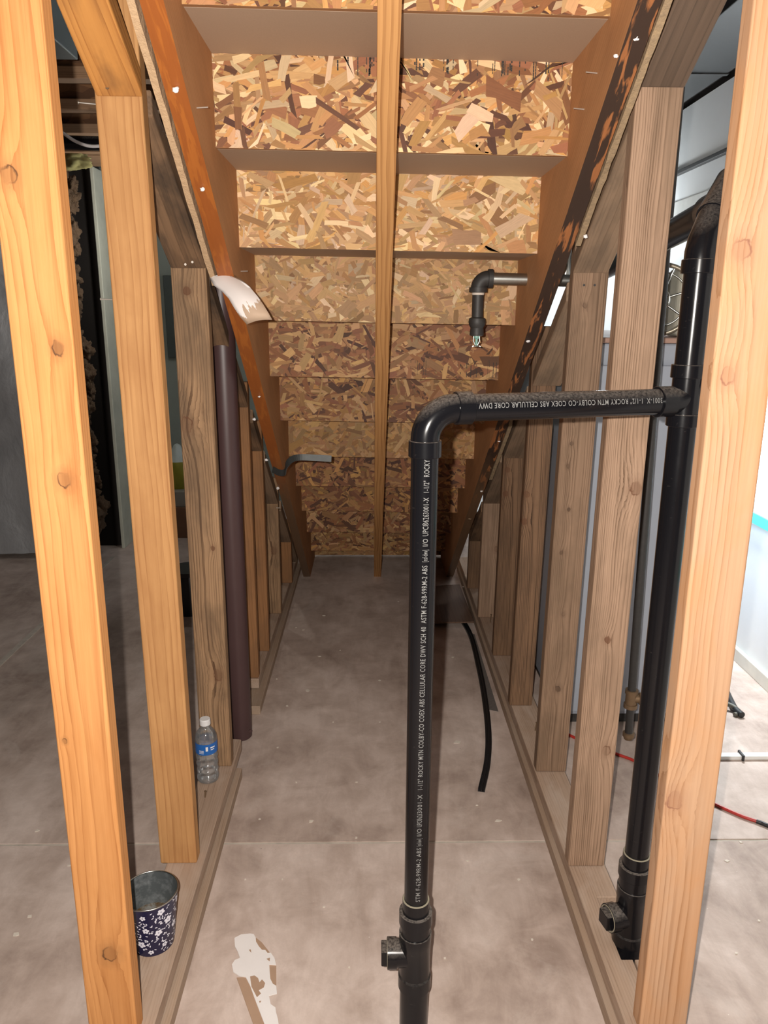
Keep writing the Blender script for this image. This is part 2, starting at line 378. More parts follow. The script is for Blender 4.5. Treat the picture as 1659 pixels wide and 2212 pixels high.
PAL = {'tan': (0.56, 0.335, 0.15), 'pale': (0.74, 0.53, 0.30), 'gold': (0.55, 0.29, 0.10), 'red': (0.30, 0.125, 0.055), 'dark': (0.13, 0.055, 0.03), 'mid': (0.42, 0.22, 0.09)}
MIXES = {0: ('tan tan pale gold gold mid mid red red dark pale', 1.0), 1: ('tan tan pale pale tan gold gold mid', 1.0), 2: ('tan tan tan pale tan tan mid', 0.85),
         3: ('tan mid mid red red red dark tan', 0.9), 4: ('tan mid mid gold red red tan dark', 0.85), 5: ('tan mid mid tan gold', .8), 6: ('mid mid gold red red dark', .85)}  # sheets vary; far ones also dimmed in colour to deepen the shade there
def riser(k):
    rng = random.Random(100 + k * 13)
    y = Yk(k); z0 = max(Zt(k + 1), 0.014); z1 = Zt(k)
    x0, x1 = XL, XR
    v = [(x, yy, z) for z in (z0, z1) for yy in (y, y + 0.011) for x in (x0, x1)]
    v = [tilt(p) for p in v]
    faces = [(0, 2, 3, 1), (4, 5, 7, 6), (0, 1, 5, 4), (2, 6, 7, 3), (0, 4, 6, 2), (1, 3, 7, 5)]
    cols = [(0.30, 0.15, 0.07)] * 6; uvs = [[(0, 0)] * 4 for _ in range(6)]; mi = [0] * 6
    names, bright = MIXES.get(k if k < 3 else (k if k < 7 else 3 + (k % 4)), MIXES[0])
    names = names.split(); area = SW * (z1 - z0); nfl = int(area * 11500)
    big = (k in (-1, 0, 1))
    for i in range(nfl):
        t = i / nfl
        L = rng.uniform(0.02, 0.085) * (1.25 if rng.random() < .2 else 1); wd = min(L * .7, rng.uniform(0.004, 0.017) * (2.0 if rng.random() < .16 else 1))
        if k in (2, 5) : L *= 0.75
        a = rng.gauss(0, 0.75) if rng.random() < .75 else rng.uniform(-1.57, 1.57)
        cx, cz = rng.uniform(x0, x1), rng.uniform(z0, z1); dy = 0.0001 + 0.0016 * t
        ca, sa = math.cos(a), math.sin(a)
        hl, hw = L / 2, wd / 2; j = lambda q: rng.uniform(-q, q)
        loc = [(-hl + j(hl * .25), -hw), (0 + j(hl * .3), -hw * (1 + j(.25))), (hl + j(hl * .25), -hw + j(hw * .5)), (hl + j(hl * .35), hw * .9), (j(hl * .3), hw * (1 + j(.3))), (-hl + j(hl * .3), hw + j(hw * .5))]
        base = len(v); uo, vo = rng.uniform(0, 50), rng.uniform(0, 50); fu = []
        for (lx, lz) in loc:
            X = min(max(cx + lx * ca - lz * sa, x0), x1); Z = min(max(cz + lx * sa + lz * ca, z0), z1)
            v.append(tilt((X, y - dy, Z))); fu.append((lx + uo, lz + vo))
        faces.append(tuple(range(base, base + 6))); uvs.append(fu); mi.append(0)
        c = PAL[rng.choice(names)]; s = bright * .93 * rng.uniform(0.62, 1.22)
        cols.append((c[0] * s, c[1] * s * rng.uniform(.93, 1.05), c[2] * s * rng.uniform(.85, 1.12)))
    # black ink bars stamped on some sheets
    bars = []
    if k == 3:
        bars = [(0.62 + i * .0165 + rng.uniform(-.004, .004), rng.uniform(.0010, .003), z0 + .008, z0 + rng.uniform(.05, .062)) for i in range(9)] + [(x, .0011, z0 + .006, z0 + .065) for x in (.705, .71, .66, .664)]
        bars += [(0.455 + i * .007, .0013, z0 + .012, z0 + .06) for i in range(8)]
    if k == 0:
        bars = [(rng.uniform(.25, .74), rng.uniform(.0012, .0035), z1 - rng.uniform(.018, .035), z1) for _ in range(40)]
    for (bx, bw, za, zb) in bars:
        base = len(v); X = XL + bx
        n = 5
        for i in range(n):
            if rng.random() < .28: continue
            zz0 = za + (zb - za) * i / n; zz1 = za + (zb - za) * (i + .92) / n; base = len(v)
            for (X_, Z_) in ((X - bw / 2, zz0), (X + bw / 2, zz0), (X + bw / 2, zz1), (X - bw / 2, zz1)): v.append(tilt((X_, y - 0.0019, Z_)))
            faces.append((base, base + 1, base + 2, base + 3)); uvs.append([(0, 0)] * 4); mi.append(1); cols.append((0, 0, 0))
    o = mesh_obj('riser', v, faces, [M['osb'], M['ink']], stairs, mat_idx=mi)
    me = o.data; ca = me.color_attributes.new('Col', 'FLOAT_COLOR', 'CORNER'); ul = me.uv_layers.new(name='UV')
    cd_, ud = [], []
    for p, c, u in zip(me.polygons, cols, uvs):
        for q in range(p.loop_total): cd_ += [c[0], c[1], c[2], 1.0]; ud += list(u[q])
    ca.data.foreach_set('color', cd_); ul.data.foreach_set('uv', ud)
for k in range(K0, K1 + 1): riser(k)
for k in range(K0, K1 + 1):
    v = [tilt(p) for p in [(x, yy, z) for z in (Zt(k), Zt(k) + .026) for yy in (Yk(k - 1) + .0125, Yk(k) + .034) for x in (XL - .03, XR + .03)]]
    f = [(0, 2, 3, 1), (4, 5, 7, 6), (0, 1, 5, 4), (2, 6, 7, 3), (0, 4, 6, 2), (1, 3, 7, 5)]
    if Zt(k) > 0.1: mesh_obj('tread', v, f, M['tread'], stairs)
def nail(p, d, L=0.03, r=0.0012, parent=None, mat=None, head=0.0028):
    d = Vector(d).normalized()
    return lathe('nail', p, d, [(0, 0.0), (0, r), (L - .001, r), (L - .001, head), (L, head), (L, 0)], mat or M['nail'], parent, segs=8)
for px, py, X, L in [(425, 233, XL, .022), (520, 586, XL, .018), (1290, 158, XR, .022), (1262, 236, XR, .022), (597, 1097, XL, .012), (1015, 950, XR, .012)]:
    p = atX(px, py, X); s = 1 if X < 0 else -1
    nail(p, (s, -.15, .03), L, .0014, stairs, head=.0016)
def blob(name, p, r, mat, parent=None, seed=0, flat=(1, 1, 1), sub=2, amp=.35):
    bm = bmesh.new(); bmesh.ops.create_icosphere(bm, subdivisions=sub, radius=1.0)
    for q in bm.verts:
        d = 1 + amp * noise.noise(q.co * 1.7 + Vector((seed * 3.1, seed, 0))) + .35 * amp * noise.noise(q.co * 6 + Vector((seed, 0, seed)))
        q.co = Vector((q.co.x * flat[0], q.co.y * flat[1], q.co.z * flat[2])) * d * r
    me = bpy.data.meshes.new(name); bm.to_mesh(me); bm.free(); me.materials.append(mat)
    for pl in me.polygons: pl.use_smooth = True
    o = bpy.data.objects.new(name, me); COL.objects.link(o); o.location = p
    if parent: adopt(o, parent)
    return o
def under(px, py):                                      # point on the stringers' lower plane
    d = ray(px, py); s = (3.89 * .728 - H) / (d.z + .728 * d.y); return CAM + d * s
for i, (px, py, r) in enumerate([(381, 193, .006), (437, 408, .005), (560, 856, .004), (575, 993, .006), (600, 1054, .007), (549, 905, .006),
                                 (1375, 80, .006), (1330, 120, .004), (1265, 510, .005), (1140, 735, .006), (1078, 952, .005), (1040, 1060, .005), (1015, 1120, .009), (1060, 1010, .004)]):
    blob('paint_blob', under(px, py) + Vector((0, -.001, -.001)), r, M['white'] if i < 12 else M['rusty'], stairs, seed=i, flat=(1, .5, .8), amp=.7)

# ------------------------------------------------------------------ stud walls
def woodset():
    o1 = dict(light=(0.58, 0.275, 0.098), dark=(0.27, 0.09, 0.022))
    M['L1'] = wood('stud_orange_a', **o1, ring=36, x0=.02, y0=.05, tilt=.006, seed=1, contrast=.85, stain=(0.42, 0.16, 0.04), stain_amt=.35,
                   knots=[(-.022, 1.485, .011), (.022, 1.255, .0095), (.012, 1.06, .0095), (.01, .19, .013), (-.03, .62, .004)], knotcol=(.05, .022, .012))
    M['L2'] = wood('stud_orange_b', light=(0.53, 0.285, 0.115), dark=(0.27, 0.11, 0.035), ring=22, x0=.004, y0=.014, tilt=.014, seed=5, contrast=.8, stain=(0.32, 0.14, 0.05), stain_amt=.4)
    M['L3'] = wood('stud_weathered', light=(0.38, 0.235, 0.13), dark=(0.09, 0.045, 0.022), contrast=1.0, ring=55, x0=.0, y0=.03, tilt=.005, seed=9, stain=(0.10, 0.065, 0.04), stain_amt=.65,
                   knots=[(-.028, 1.02, .016), (-.005, 1.36, .009), (.02, .30, .014), (.025, .68, .006)])
    M['Lf'] = wood('stud_far_left', light=(0.32, 0.155, 0.065), dark=(0.13, 0.055, 0.022), ring=40, seed=12, stain=(0.12, 0.07, 0.04), stain_amt=.5)
    g = dict(light=(0.40, 0.265, 0.18), dark=(0.095, 0.052, 0.028), contrast=.92)
    M['R2'] = wood('stud_grey_brown_a', **g, ring=70, x0=.03, y0=.035, tilt=.004, seed=14, stain=(0.15, 0.10, 0.065), stain_amt=.45, knots=[(.03, .95, .013), (.0, .60, .007), (.02, .32, .01)])
    M['R3'] = wood('stud_grey_brown_b', light=(0.30, 0.195, 0.128), dark=(0.075, 0.04, 0.022), contrast=.95, ring=65, x0=.01, y0=.04, tilt=-.004, seed=17, stain=(0.12, 0.08, 0.05), stain_amt=.5,
                   knots=[(-.01, 1.33, .006), (-.015, 1.04, .005), (-.015, .98, .005), (-.02, .92, .005), (-.01, .80, .005), (-.02, .68, .005), (.0, .50, .005), (.0, .27, .008)], knotcol=(.07, .04, .025))
    M['R4'] = wood('stud_grey_brown_c', light=(0.24, 0.14, 0.08), dark=(0.05, 0.026, 0.014), contrast=1.1, ring=60, x0=.02, y0=.03, seed=20, stain=(0.09, 0.055, 0.035), stain_amt=.55, knots=[(-.03, .75, .009), (-.03, .66, .009)])
    M['R1'] = wood('stud_fresh_fir', light=(0.54, 0.335, 0.205), dark=(0.29, 0.145, 0.07), ring=34, x0=.03, y0=.03, tilt=.004, seed=23, contrast=.9, stain=(0.56, 0.27, 0.11), stain_amt=.45,
                   knots=[(-.022, 1.395, .0135), (-.022, 1.22, .011), (-.028, .50, .015)], knotcol=(.25, .11, .07))
    M['plate'] = wood('sole_plate_wood', light=(0.42, 0.30, 0.22), dark=(0.21, 0.135, 0.09), ring=50, rot=(math.pi / 2, 0, 0), seed=26, stain=(0.50, 0.40, 0.33), stain_amt=.6, rough=.85)
    M['plate_low'] = wood('lower_plate_wood', light=(0.40, 0.29, 0.21), dark=(0.22, 0.15, 0.10), ring=80, rot=(math.pi / 2, 0, 0), seed=28, stain=(0.45, 0.37, 0.31), stain_amt=.35, rough=.85)
    M['seg_orange'] = wood('sloped_plate_orange', light=(0.58, 0.27, 0.075), dark=(0.28, 0.10, 0.025), ring=34, seed=31, contrast=.9, stain=(0.10, 0.05, 0.03), stain_amt=.5)
    M['seg_dark'] = wood('sloped_plate_dark', light=(0.25, 0.15, 0.085), dark=(0.065, 0.04, 0.025), ring=40, seed=33, stain=(0.045, 0.035, 0.028), stain_amt=.95)
    M['seg_black'] = wood('sloped_plate_blackened', light=(0.13, 0.088, 0.062), dark=(0.035, 0.026, 0.02), ring=30, seed=41, stain=(0.11, 0.075, 0.052), stain_amt=.5)
    M['seg_grey'] = wood('sloped_plate_grey', light=(0.30, 0.205, 0.135), dark=(0.12, 0.075, 0.045), ring=40, seed=36, stain=(0.10, 0.075, 0.055), stain_amt=.6)
woodset()
wallL = struct(thing('wall_left', (-0.45, 2.3, 0)))
wallR = struct(thing('wall_right', (0.53, 2.3, 0)))
PT = 0.076
def stud(parent, xedge_b, xedge_t, y, z1, mat, side, label=None, w=0.089):
    s = -1 if side == 'L' else 1                      # edge nearest the passage; stud extends outward
    o = beam('stud', (xedge_b + s * w / 2, y + .019, PT), (xedge_t + s * w / 2, y + .019, z1), w, 0.038, mat, parent, bev=.004, seg=3)
    if label: o['label'] = label
    return o
stud(wallL, -.431, -.425, 1.12, 2.36, M['L1'], 'L', 'bright orange stud with dark knots')
stud(wallL, -.423, -.433, 1.58, 2.36, M['L2'], 'L', 'smooth orange stud')
stud(wallL, -.411, -.412, 1.99, 1.62, M['L3'], 'L', 'grey weathered stud with dark stains')
stud(wallL, -.411, -.411, 2.556, 1.16, M['Lf'], 'L')
stud(wallL, -.402, -.402, 2.785, 1.00, M['Lf'], 'L')
stud(wallL, -.398, -.398, 3.177, 0.70, M['L3'], 'L')
stud(wallL, -.390, -.390, 3.577, 0.40, M['Lf'], 'L')
stud(wallR, .508, .502, 1.12, 2.36, M['R1'], 'R', 'bright fresh fir stud with round knots')
stud(wallR, .486, .500, 1.56, 1.93, M['R2'], 'R', 'wide grey brown stud behind the drain pipe')
stud(wallR, .491, .506, 1.955, 1.64, M['R3'], 'R', 'grey brown stud with a row of small knots')
stud(wallR, .482, .498, 2.345, 1.35, M['R4'], 'R', w=.078)
stud(wallR, .487, .495, 2.74, 1.03, M['R4'], 'R')
stud(wallR, .482, .488, 3.13, 0.74, M['R2'], 'R')
stud(wallR, .480, .484, 3.50, 0.46, M['R4'], 'R')
def sloped(parent, x0, x1, ylo, zlo, yhi, mat, slope=.71, dx=0.0, label=None):
    t = .047; zh = zlo + (ylo - yhi) * slope
    p0 = Vector(((x0 + x1) / 2, ylo, zlo)); 
    zx = Vector((dx, yhi - ylo, zh - zlo)).normalized()
    # parallelogram with plumb cuts, mesh in a frame whose z runs up the slope
    xx = Vector((1, 0, 0)); xx = (xx - zx * xx.dot(zx)).normalized(); yx = zx.cross(xx)
    B = Matrix((xx, yx, zx)).transposed(); Bi = B.transposed(); hw = (x1 - x0) / 2
    vv = []
    for (y, z, ddx) in ((ylo, zlo, 0), (yhi, zh, dx)):
        for sx in (-hw, hw):
            for tz in (0, t): vv.append(Bi @ (Vector(((x0 + x1) / 2 + sx + ddx, y, z + tz)) - p0))
    f = [(0, 1, 3, 2), (4, 6, 7, 5), (0, 2, 6, 4), (1, 5, 7, 3), (0, 4, 5, 1), (2, 3, 7, 6)]
    me = bpy.data.meshes.new('sloped_plate'); me.from_pydata([tuple(q) for q in vv], [], f); me.materials.append(mat); bevel_mesh(me, .003, 2)
    o = bpy.data.objects.new('sloped_plate', me); COL.objects.link(o); o.matrix_basis = Matrix.Translation(p0) @ B.to_4x4(); adopt(o, parent)
    if label: o['label'] = label
    return o
sloped(wallL, -.515, -.428, 1.578, 1.773, 1.160, M['seg_orange'], .68, -.012, 'orange sloped plate with dark stained edges')
sloped(wallL, -.499, -.411, 1.988, 1.489, 1.620, M['seg_dark'], .71, -.012, 'dark mottled sloped plate')
sloped(wallL, -.50, -.411, 2.554, 1.075, 2.03, M['seg_dark'])
sloped(wallL, -.49, -.402, 2.783, .885, 2.596, M['seg_dark'])
sloped(wallL, -.487, -.398, 3.175, .585, 2.825, M['seg_grey'])
sloped(wallL, -.479, -.390, 3.575, .29, 3.217, M['seg_grey'])
sloped(wallL, -.479, -.390, 3.90, .078, 3.617, M['seg_grey'])
sloped(wallR, .500, .588, 1.558, 1.794, 1.160, M['seg_black'], .71, .02, 'blackened sloped plate')
sloped(wallR, .502, .590, 1.953, 1.483, 1.60, M['seg_grey'])
sloped(wallR, .500, .588, 2.343, 1.17, 1.995, M['seg_grey'])
sloped(wallR, .492, .580, 2.738, .87, 2.385, M['seg_grey'])
sloped(wallR, .486, .574, 3.128, .60, 2.78, M['seg_grey'])
sloped(wallR, .482, .570, 3.498, .32, 3.17, M['seg_dark'])
# sole plates, doubled
LOW, TOP = 0.038, PT
slab('sole_plate', [(-.497, .55), (-.408, .55), (-.407, 2.14), (-.497, 2.15)], LOW, TOP, M['plate'], wallL, .002)
slab('lower_plate', [(-.510, .55), (-.390, .55), (-.392, 2.05), (-.51, 2.05)], 0, LOW - .005, M['plate_low'], wallL, .002)
slab('sole_plate', [(-.497, 2.548), (-.410, 2.548), (-.403, 4.02), (-.497, 4.02)], LOW, TOP, M['plate'], wallL, .002)
slab('lower_plate', [(-.50, 2.425), (-.389, 2.425), (-.384, 4.02), (-.5, 4.02)], 0, LOW - .005, M['plate_low'], wallL, .002)
NX = .528
slab('sole_plate', [(.487, .55), (.578, .55), (.578, 1.285), (.556, 1.285), (.5555, 1.225), (.5515, 1.225), (.552, 1.285), (NX, 1.285), (NX, 1.46), (.578, 1.46), (.578, 4.0), (.492, 4.0)], LOW, TOP, M['plate'], wallR, .0015)
slab('lower_plate', [(.473, .55), (.578, .55), (.578, 1.29), (NX + .004, 1.29), (NX + .004, 1.42), (.578, 1.42), (.578, 4.0), (.484, 4.0)], 0, LOW - .0012, M['plate_low'], wallR, .0015)
# nails left in the studs and plates
nail(atY(255, 648, 1.60), (-1, -.05, .05), .035, .0013, wallL)
nail(atY(216, 226, 1.60), (-1, -.1, .06), .04, .0013, wallL)
nail(atZ(443, 1722, PT), (0.1, -.05, 1), .02, .002, wallL, M['rusty'], .004)
nail(atZ(1156, 1578, PT), (0.1, -.05, 1), .03, .002, wallR, M['rusty'], .004)
nail(atZ(1059, 1345, PT), (0.05, -.05, 1), .04, .002, wallR, M['rusty'], .004)
for px, py in [(233, 190), (262, 178)]: nail(atY(px, py, 1.565), (0, -1, .1), .004, .001, wallL, M['rusty'], .004)
for px, py, Y in [(375, 435, 1.86), (390, 497, 1.9), (400, 570, 1.97), (415, 565, 1.97), (365, 355, 1.79)]: nail(atY(px, py, Y), (.3, -1, -.3), .006, .0015, wallL, M['nail'], .003)
for px, py in [(1261, 616), (1284, 616)]: nail(atY(px, py, 1.953), (0, -1, 0), .003, .001, wallR, M['iron'], .003)

# drywall edge strips beside the stringers
def dry_mat(name, a, b, c, zthr):
    t = T(name); co = t.coord(); n = t.noise(co, 90, 4, .7); n2 = t.noise(co, 22, 4, .7)
    col = t.mix(n, a, b); z = t.n('SeparateXYZ', None, Vector=co).outputs[2]
    f = t.ramp(t.mth('ADD', t.mth('MULTIPLY', t.mth('SUBTRACT', z, zthr), 6.0), t.mth('MULTIPLY', t.mth('SUBTRACT', n2, .5), 1.5)), [(.4, 0.0), (.55, 1.0)])
    return t.done(t.mix(f, col, c), .9, bump=n, bstr=.8, bdist=.004)
M['dryL'] = dry_mat('torn_drywall_edge', (0.60, 0.42, 0.25), (0.40, 0.26, 0.15), (0.78, 0.74, 0.70), .98)
M['dryR'] = dry_mat('mouldy_drywall_edge', (0.44, 0.31, 0.17), (0.16, 0.12, 0.085), (0.40, 0.26, 0.12), .5)
def uz(y): return (3.89 - y) * .728
def rough_strip(name, xa, xb, ya, yb, th, mat, label, dz=0.0, seed=0):
    N = 40; v, f = [], []
    for i in range(N + 1):
        y = ya + (yb - ya) * i / N; z = uz(y) + dz; e = noise.noise((i * .45, seed, 0)) * .0022; e2 = noise.noise((i * .6, seed + 5, 2)) * .0022
        xs = (y - ya) * 0
        for (x, zz) in ((xa + e, z + e2), (xb + e2, z + e), (xb, z + th), (xa, z + th)): v.append((x, y, zz))
    for i in range(N):
        for k in range(4):
            a = i * 4 + k; b = i * 4 + (k + 1) % 4; f.append((a, b, b + 4, a + 4))
    f += [(3, 2, 1, 0), tuple(N * 4 + k for k in range(4))]
    return tag(mesh_obj(name, v, f, mat), label, 'drywall strip')
rough_strip('drywall_strip', -.3835, -.3705, 1.915, 1.03, .05, M['dryL'], 'tan torn drywall edge strip running up beside the orange varnished stringer', .008)
rough_strip('drywall_strip', .464, .4765, 1.80, 1.10, .05, M['dryR'], 'grey mouldy drywall edge strip beside the upper dark stained stringer', .012, 3)
rough_strip('drywall_strip', .462, .474, 2.86, 2.50, .03, M['dryR'], 'short yellowish drywall scrap low beside the dark stained stringer', .012, 6)

# curled drywall paper flap
def flap_mat():
    t = T('torn_painted_paper'); uv = t.n('UVMap', {'uv_map': 'UV'}).outputs[0]; sp = t.n('SeparateXYZ', None, Vector=uv)
    n = t.noise(t.n('Mapping', None, Vector=uv, Scale=(7, 2.0, 1)).outputs[0], 1.0, 4, .6)
    e = t.noise(uv, 9, 4, .6)
    m = t.mth('ADD', sp.outputs[1], t.mth('MULTIPLY', t.mth('SUBTRACT', n, .5), .75))
    edge = t.mth('ADD', t.mth('MULTIPLY', t.mth('SUBTRACT', sp.outputs[0], .5), .25), t.mth('MULTIPLY', t.mth('SUBTRACT', e, .5), .2))
    m = t.mth('ADD', m, edge)
    col = t.mix(t.ramp(m, [(.70, 0.0), (.72, 1.0)]), (0.84, 0.80, 0.78), (0.50, 0.37, 0.27))
    return t.done(col, .6, spec=.2)
def flap():
    root = [under(449, 606), under(503, 596)]
    cl = [(452, 600, 1.893, 505, 594, 1.893), (462, 617, 1.87, 523, 606, 1.87), (480, 630, 1.845, 541, 622, 1.845), (494, 645, 1.825, 556, 640, 1.825),
          (505, 664, 1.812, 568, 657, 1.812), (518, 684, 1.806, 579, 675, 1.806), (533, 701, 1.806, 588, 691, 1.806)]
    v, f, u = [], [], []; NU = 8
    for sgn in (0, 1):
        for j, (xa, ya, Ya, xb, yb, Yb) in enumerate(cl):
            a, b = atY(xa, ya, Ya), atY(xb, yb, Yb)
            for i in range(NU + 1):
                q = i / NU; p = a.lerp(b, q) + Vector((0, -.010 * math.sin(math.pi * q), .004 * math.sin(math.pi * q)))
                p += Vector((0, .0016 * sgn, .0008 * sgn)); v.append(p); u.append((q, j / (len(cl) - 1)))
    R = NU + 1; n1 = len(cl) * R
    for j in range(len(cl) - 1):
        for i in range(NU):
            a = j * R + i; f.append((a, a + 1, a + R + 1, a + R)); f.append((n1 + a, n1 + a + R, n1 + a + R + 1, n1 + a + 1))
    rim = [i for i in range(R)] + [j * R + NU for j in range(1, len(cl))] + [(len(cl) - 1) * R + i for i in range(NU - 1, -1, -1)] + [j * R for j in range(len(cl) - 2, 0, -1)]
    for a, b in zip(rim, rim[1:] + rim[:1]): f.append((a, n1 + a, n1 + b, b))
    o = mesh_obj('paper_flap', v, f, flap_mat(), smooth=True); ul = o.data.uv_layers.new(name='UV')
    for l in o.data.loops: ul.data[l.index].uv = u[l.vertex_index]
    bm = bmesh.new(); bm.from_mesh(o.data); bmesh.ops.recalc_face_normals(bm, faces=bm.faces); bm.to_mesh(o.data); bm.free()
    tag(o, 'curled white painted drywall paper flap hanging from the orange varnished stringer', 'paper flap')
flap()
blob('paper_scrap', atY(1200, 735, 2.335), .02, M['white'], seed=4, flat=(.55, .06, .75), amp=.9)
tag(bpy.data.objects['paper_scrap'], 'small torn white paper scrap stuck high on the right wall plate', 'paper scrap')

# ------------------------------------------------------------------ steel column
colm = thing('steel_column', (-.435, 2.285, 0), 'dark brown round steel column standing between the left wall studs', 'column')
lathe('shaft', (-.435, 2.285, 0.0), (0, 0, 1), [(0, 0), (0, .034), (.004, .0375), (.03, .0375), (2.36, .0375), (2.36, 0)], M['brown_metal'], colm, 40)
lathe('bolt', atY(541, 1578, 2.25), (.3, -1, 0), [(0, 0), (0, .006), (.004, .006), (.004, 0)], M['brown_metal'], colm, 6, smooth=False)

# ------------------------------------------------------------------ ABS drain
FY, RY = 1.21, 1.33
fx = atY(918, 1000, FY).x; fx = .089
drain = thing('drain_pipe', (fx, FY, 0), 'black plastic drain pipe bridging from the floor to the right wall with two cleanouts', 'drain pipe')
RF, RR = .0225, .0242
def zf(py): return atY(900, py, FY).z
def zr(py): return atY(1450, py, RY).z
rx = atY(1474, 920, RY).x
hz0 = atY(985, 884, FY).z; hz1 = atY(1425, 866, RY).z
A = Vector((fx, FY, 0)); zel = hz0
hp0 = Vector((fx, FY, hz0)); hp1 = Vector((rx, RY, hz1)); hd = (hp1 - hp0).normalized()
# front riser
v_pipe = tube('pipe', [(fx, FY, zf(1990)), (fx, FY, zel - .045)], RF, M['abs'], drain, 40)
# elbow
br = .048
c = hp0 + Vector((0, 0, -br)) + hd * br
tube('elbow', [hp0 + Vector((0, 0, -br - .012))] + [c - hd * br * math.cos(a) + Vector((0, 0, br * math.sin(a))) for a in [math.pi / 2 * i / 12 for i in range(13)]] + [hp0 + hd * (br + .012)], RF + .0012, M['abs'], drain, 40)
def collar(p, ax, L, r, rin, parent=drain, mat=None, name='socket'):
    return lathe(name, p, ax, [(0, rin), (0, r - .001), (.001, r), (L - .001, r), (L, r - .001), (L, rin)], mat or M['abs'], parent, 40)
collar(hp0 + Vector((0, 0, -br - .002)), (0, 0, -1), .027, RF + .0045, RF - .001)
collar(hp0 + hd * (br + .002), hd, .027, RF + .0045, RF - .001)
hlen = (hp1 - hp0).length
h_pipe = tube('pipe', [hp0 + hd * (br + .01), hp1 - hd * .045], RF, M['abs'], drain, 40)
collar(hp1 - hd * .058, hd, .030, RF + .0045, RF - .001)
# sweep tee on the right riser
tz0, tz1 = zr(893), zr(815)
sw = [hp1 - hd * .05, hp1 - hd * .03] + [hp1 - hd * .03 + hd * (.045 * math.sin(a)) + Vector((0, 0, .045 * (1 - math.cos(a)))) for a in [math.pi / 2 * i / 10 for i in range(1, 11)]] + [hp1 + hd * .012 + Vector((0, 0, .06))]
tube('sweep_branch', sw, RF + .0015, M['abs'], drain, 40)
tube('tee_body', [(rx, RY, zr(905)), (rx, RY, zr(800))], RR + .0008, M['abs'], drain, 40)
collar((rx, RY, zr(920)), (0, 0, 1), zr(893) - zr(920), RR + .0048, RR - .001)
collar((rx, RY, zr(816)), (0, 0, 1), zr(787) - zr(816), RR + .0048, RR - .001)
upipe = tube('pipe', [(rx, RY, zr(800)), (rx, RY, zr(570))], RR, M['abs'], drain, 40)
lpipe = tube('pipe', [(rx, RY, zr(1880)), (rx, RY, zr(905))], RR, M['abs'], drain, 40)
collar((rx, RY, zr(591)), (0, 0, 1), zr(560) - zr(591), RR + .0052, RR - .001)
# 45 degree bend and the long branch overhead
e0 = Vector((rx, RY, zr(562))); e1 = atY(1541, 470, 1.36); e2 = atY(1562, 432, 1.385)
tube('elbow', [e0, e0 + Vector((0, 0, .012)), e0 + Vector((.004, .003, .03)), e0 + Vector((.013, .009, .05)), e1, e1 + (e1 - e0).normalized() * .012], RR + .002, M['abs'], drain, 40)
tube('elbow_hub', [e1, e2, e2 + (e2 - e1).normalized() * .05], RR + .005, M['abs'], drain, 40)
q0, q1 = atY(1560, 446, 1.43), atY(1437, 512, 1.76); qd = (q1 - q0).normalized()
tube('branch_pipe', [q0 - qd * .10, q0 + qd * 1.3], .0285, M['abs'], drain, 40)
collar(q0 - qd * .04, qd, .10, .033, .027)
# front cleanout
def cleanout(x, y, zz, rp, rlow, zbot, side=(-1, 0, 0), k=1.0):
    z = zz
    pr = [(z[0], rp), (z[0], rp + .0035), (z[1], rp + .0035), (z[1] - .001, rp + .0095), (z[2], rp + .0095), (z[2] - .003, rp + .0065), (z[3], rp + .0065), (z[3], rp + .009), (z[4], rp + .0085), (z[4] - .003, rp + .0075), (z[5], rp + .0075), (z[5] - .004, rp + .0098), (z[6], rp + .0098), (z[6], rlow - .001)]
    lathe('cleanout_tee', (x, y, 0), (0, 0, 1), pr, M['abs'], drain, 40, sharp=.35)
    zc = z[7]; s = Vector(side).normalized(); p = Vector((x, y, zc))
    rb = .026 * k
    br_ = lathe('cleanout_branch', p, s, [(.0, rb), (.036 * k, rb), (.036 * k, rb + .003), (.054 * k, rb + .003), (.054 * k, rb - .002), (.05 * k, rb - .004), (.05 * k, 0)], M['abs'], drain, 40, sharp=.4)
    lathe('thread_ring', p + s * .0542 * k, s, [(0, rb - .0015), (.0006, rb - .001), (.0006, rb + .0008), (0, rb + .001)], M['glue'], br_, 40)
    hs = .0165 * k; d = s; u = Vector((0, 0, 1)); b = d.cross(u)
    vv = []
    for tt in (.046 * k, .066 * k):
        for (a, e) in ((-1, -1), (1, -1), (1, 1), (-1, 1)): vv.append(p + d * tt + b * a * hs + u * e * hs)
    o = mesh_obj('plug', vv, [(3, 2, 1, 0), (4, 5, 6, 7), (0, 1, 5, 4), (1, 2, 6, 5), (2, 3, 7, 6), (3, 0, 4, 7)], M['abs'], br_); bevel_mesh(o.data, .002, 2)
    lathe('glue_ring', (x, y, z[0]), (0, 0, 1), [(-.001, rp - .001), (.0012, rp + .0005), (.0012, rp + .0028), (-.0005, rp + .0034)], M['glue'], drain, 40)
    tube('pipe', [(x, y, zbot), (x, y, z[6] + .01)], rlow, M['abs'], drain, 40)
cleanout(fx, FY, [zf(v) for v in (1941, 1966, 1990, 2012, 2032, 2098, 2126, 2058)], RF, .0285, -0.02)
cleanout(rx, RY, [zr(v) for v in (1842, 1866, 1888, 1912, 1935, 2004, 2028, 1972)], RR, .0300, 0.0, (-1, -.25, 0), 1.0)

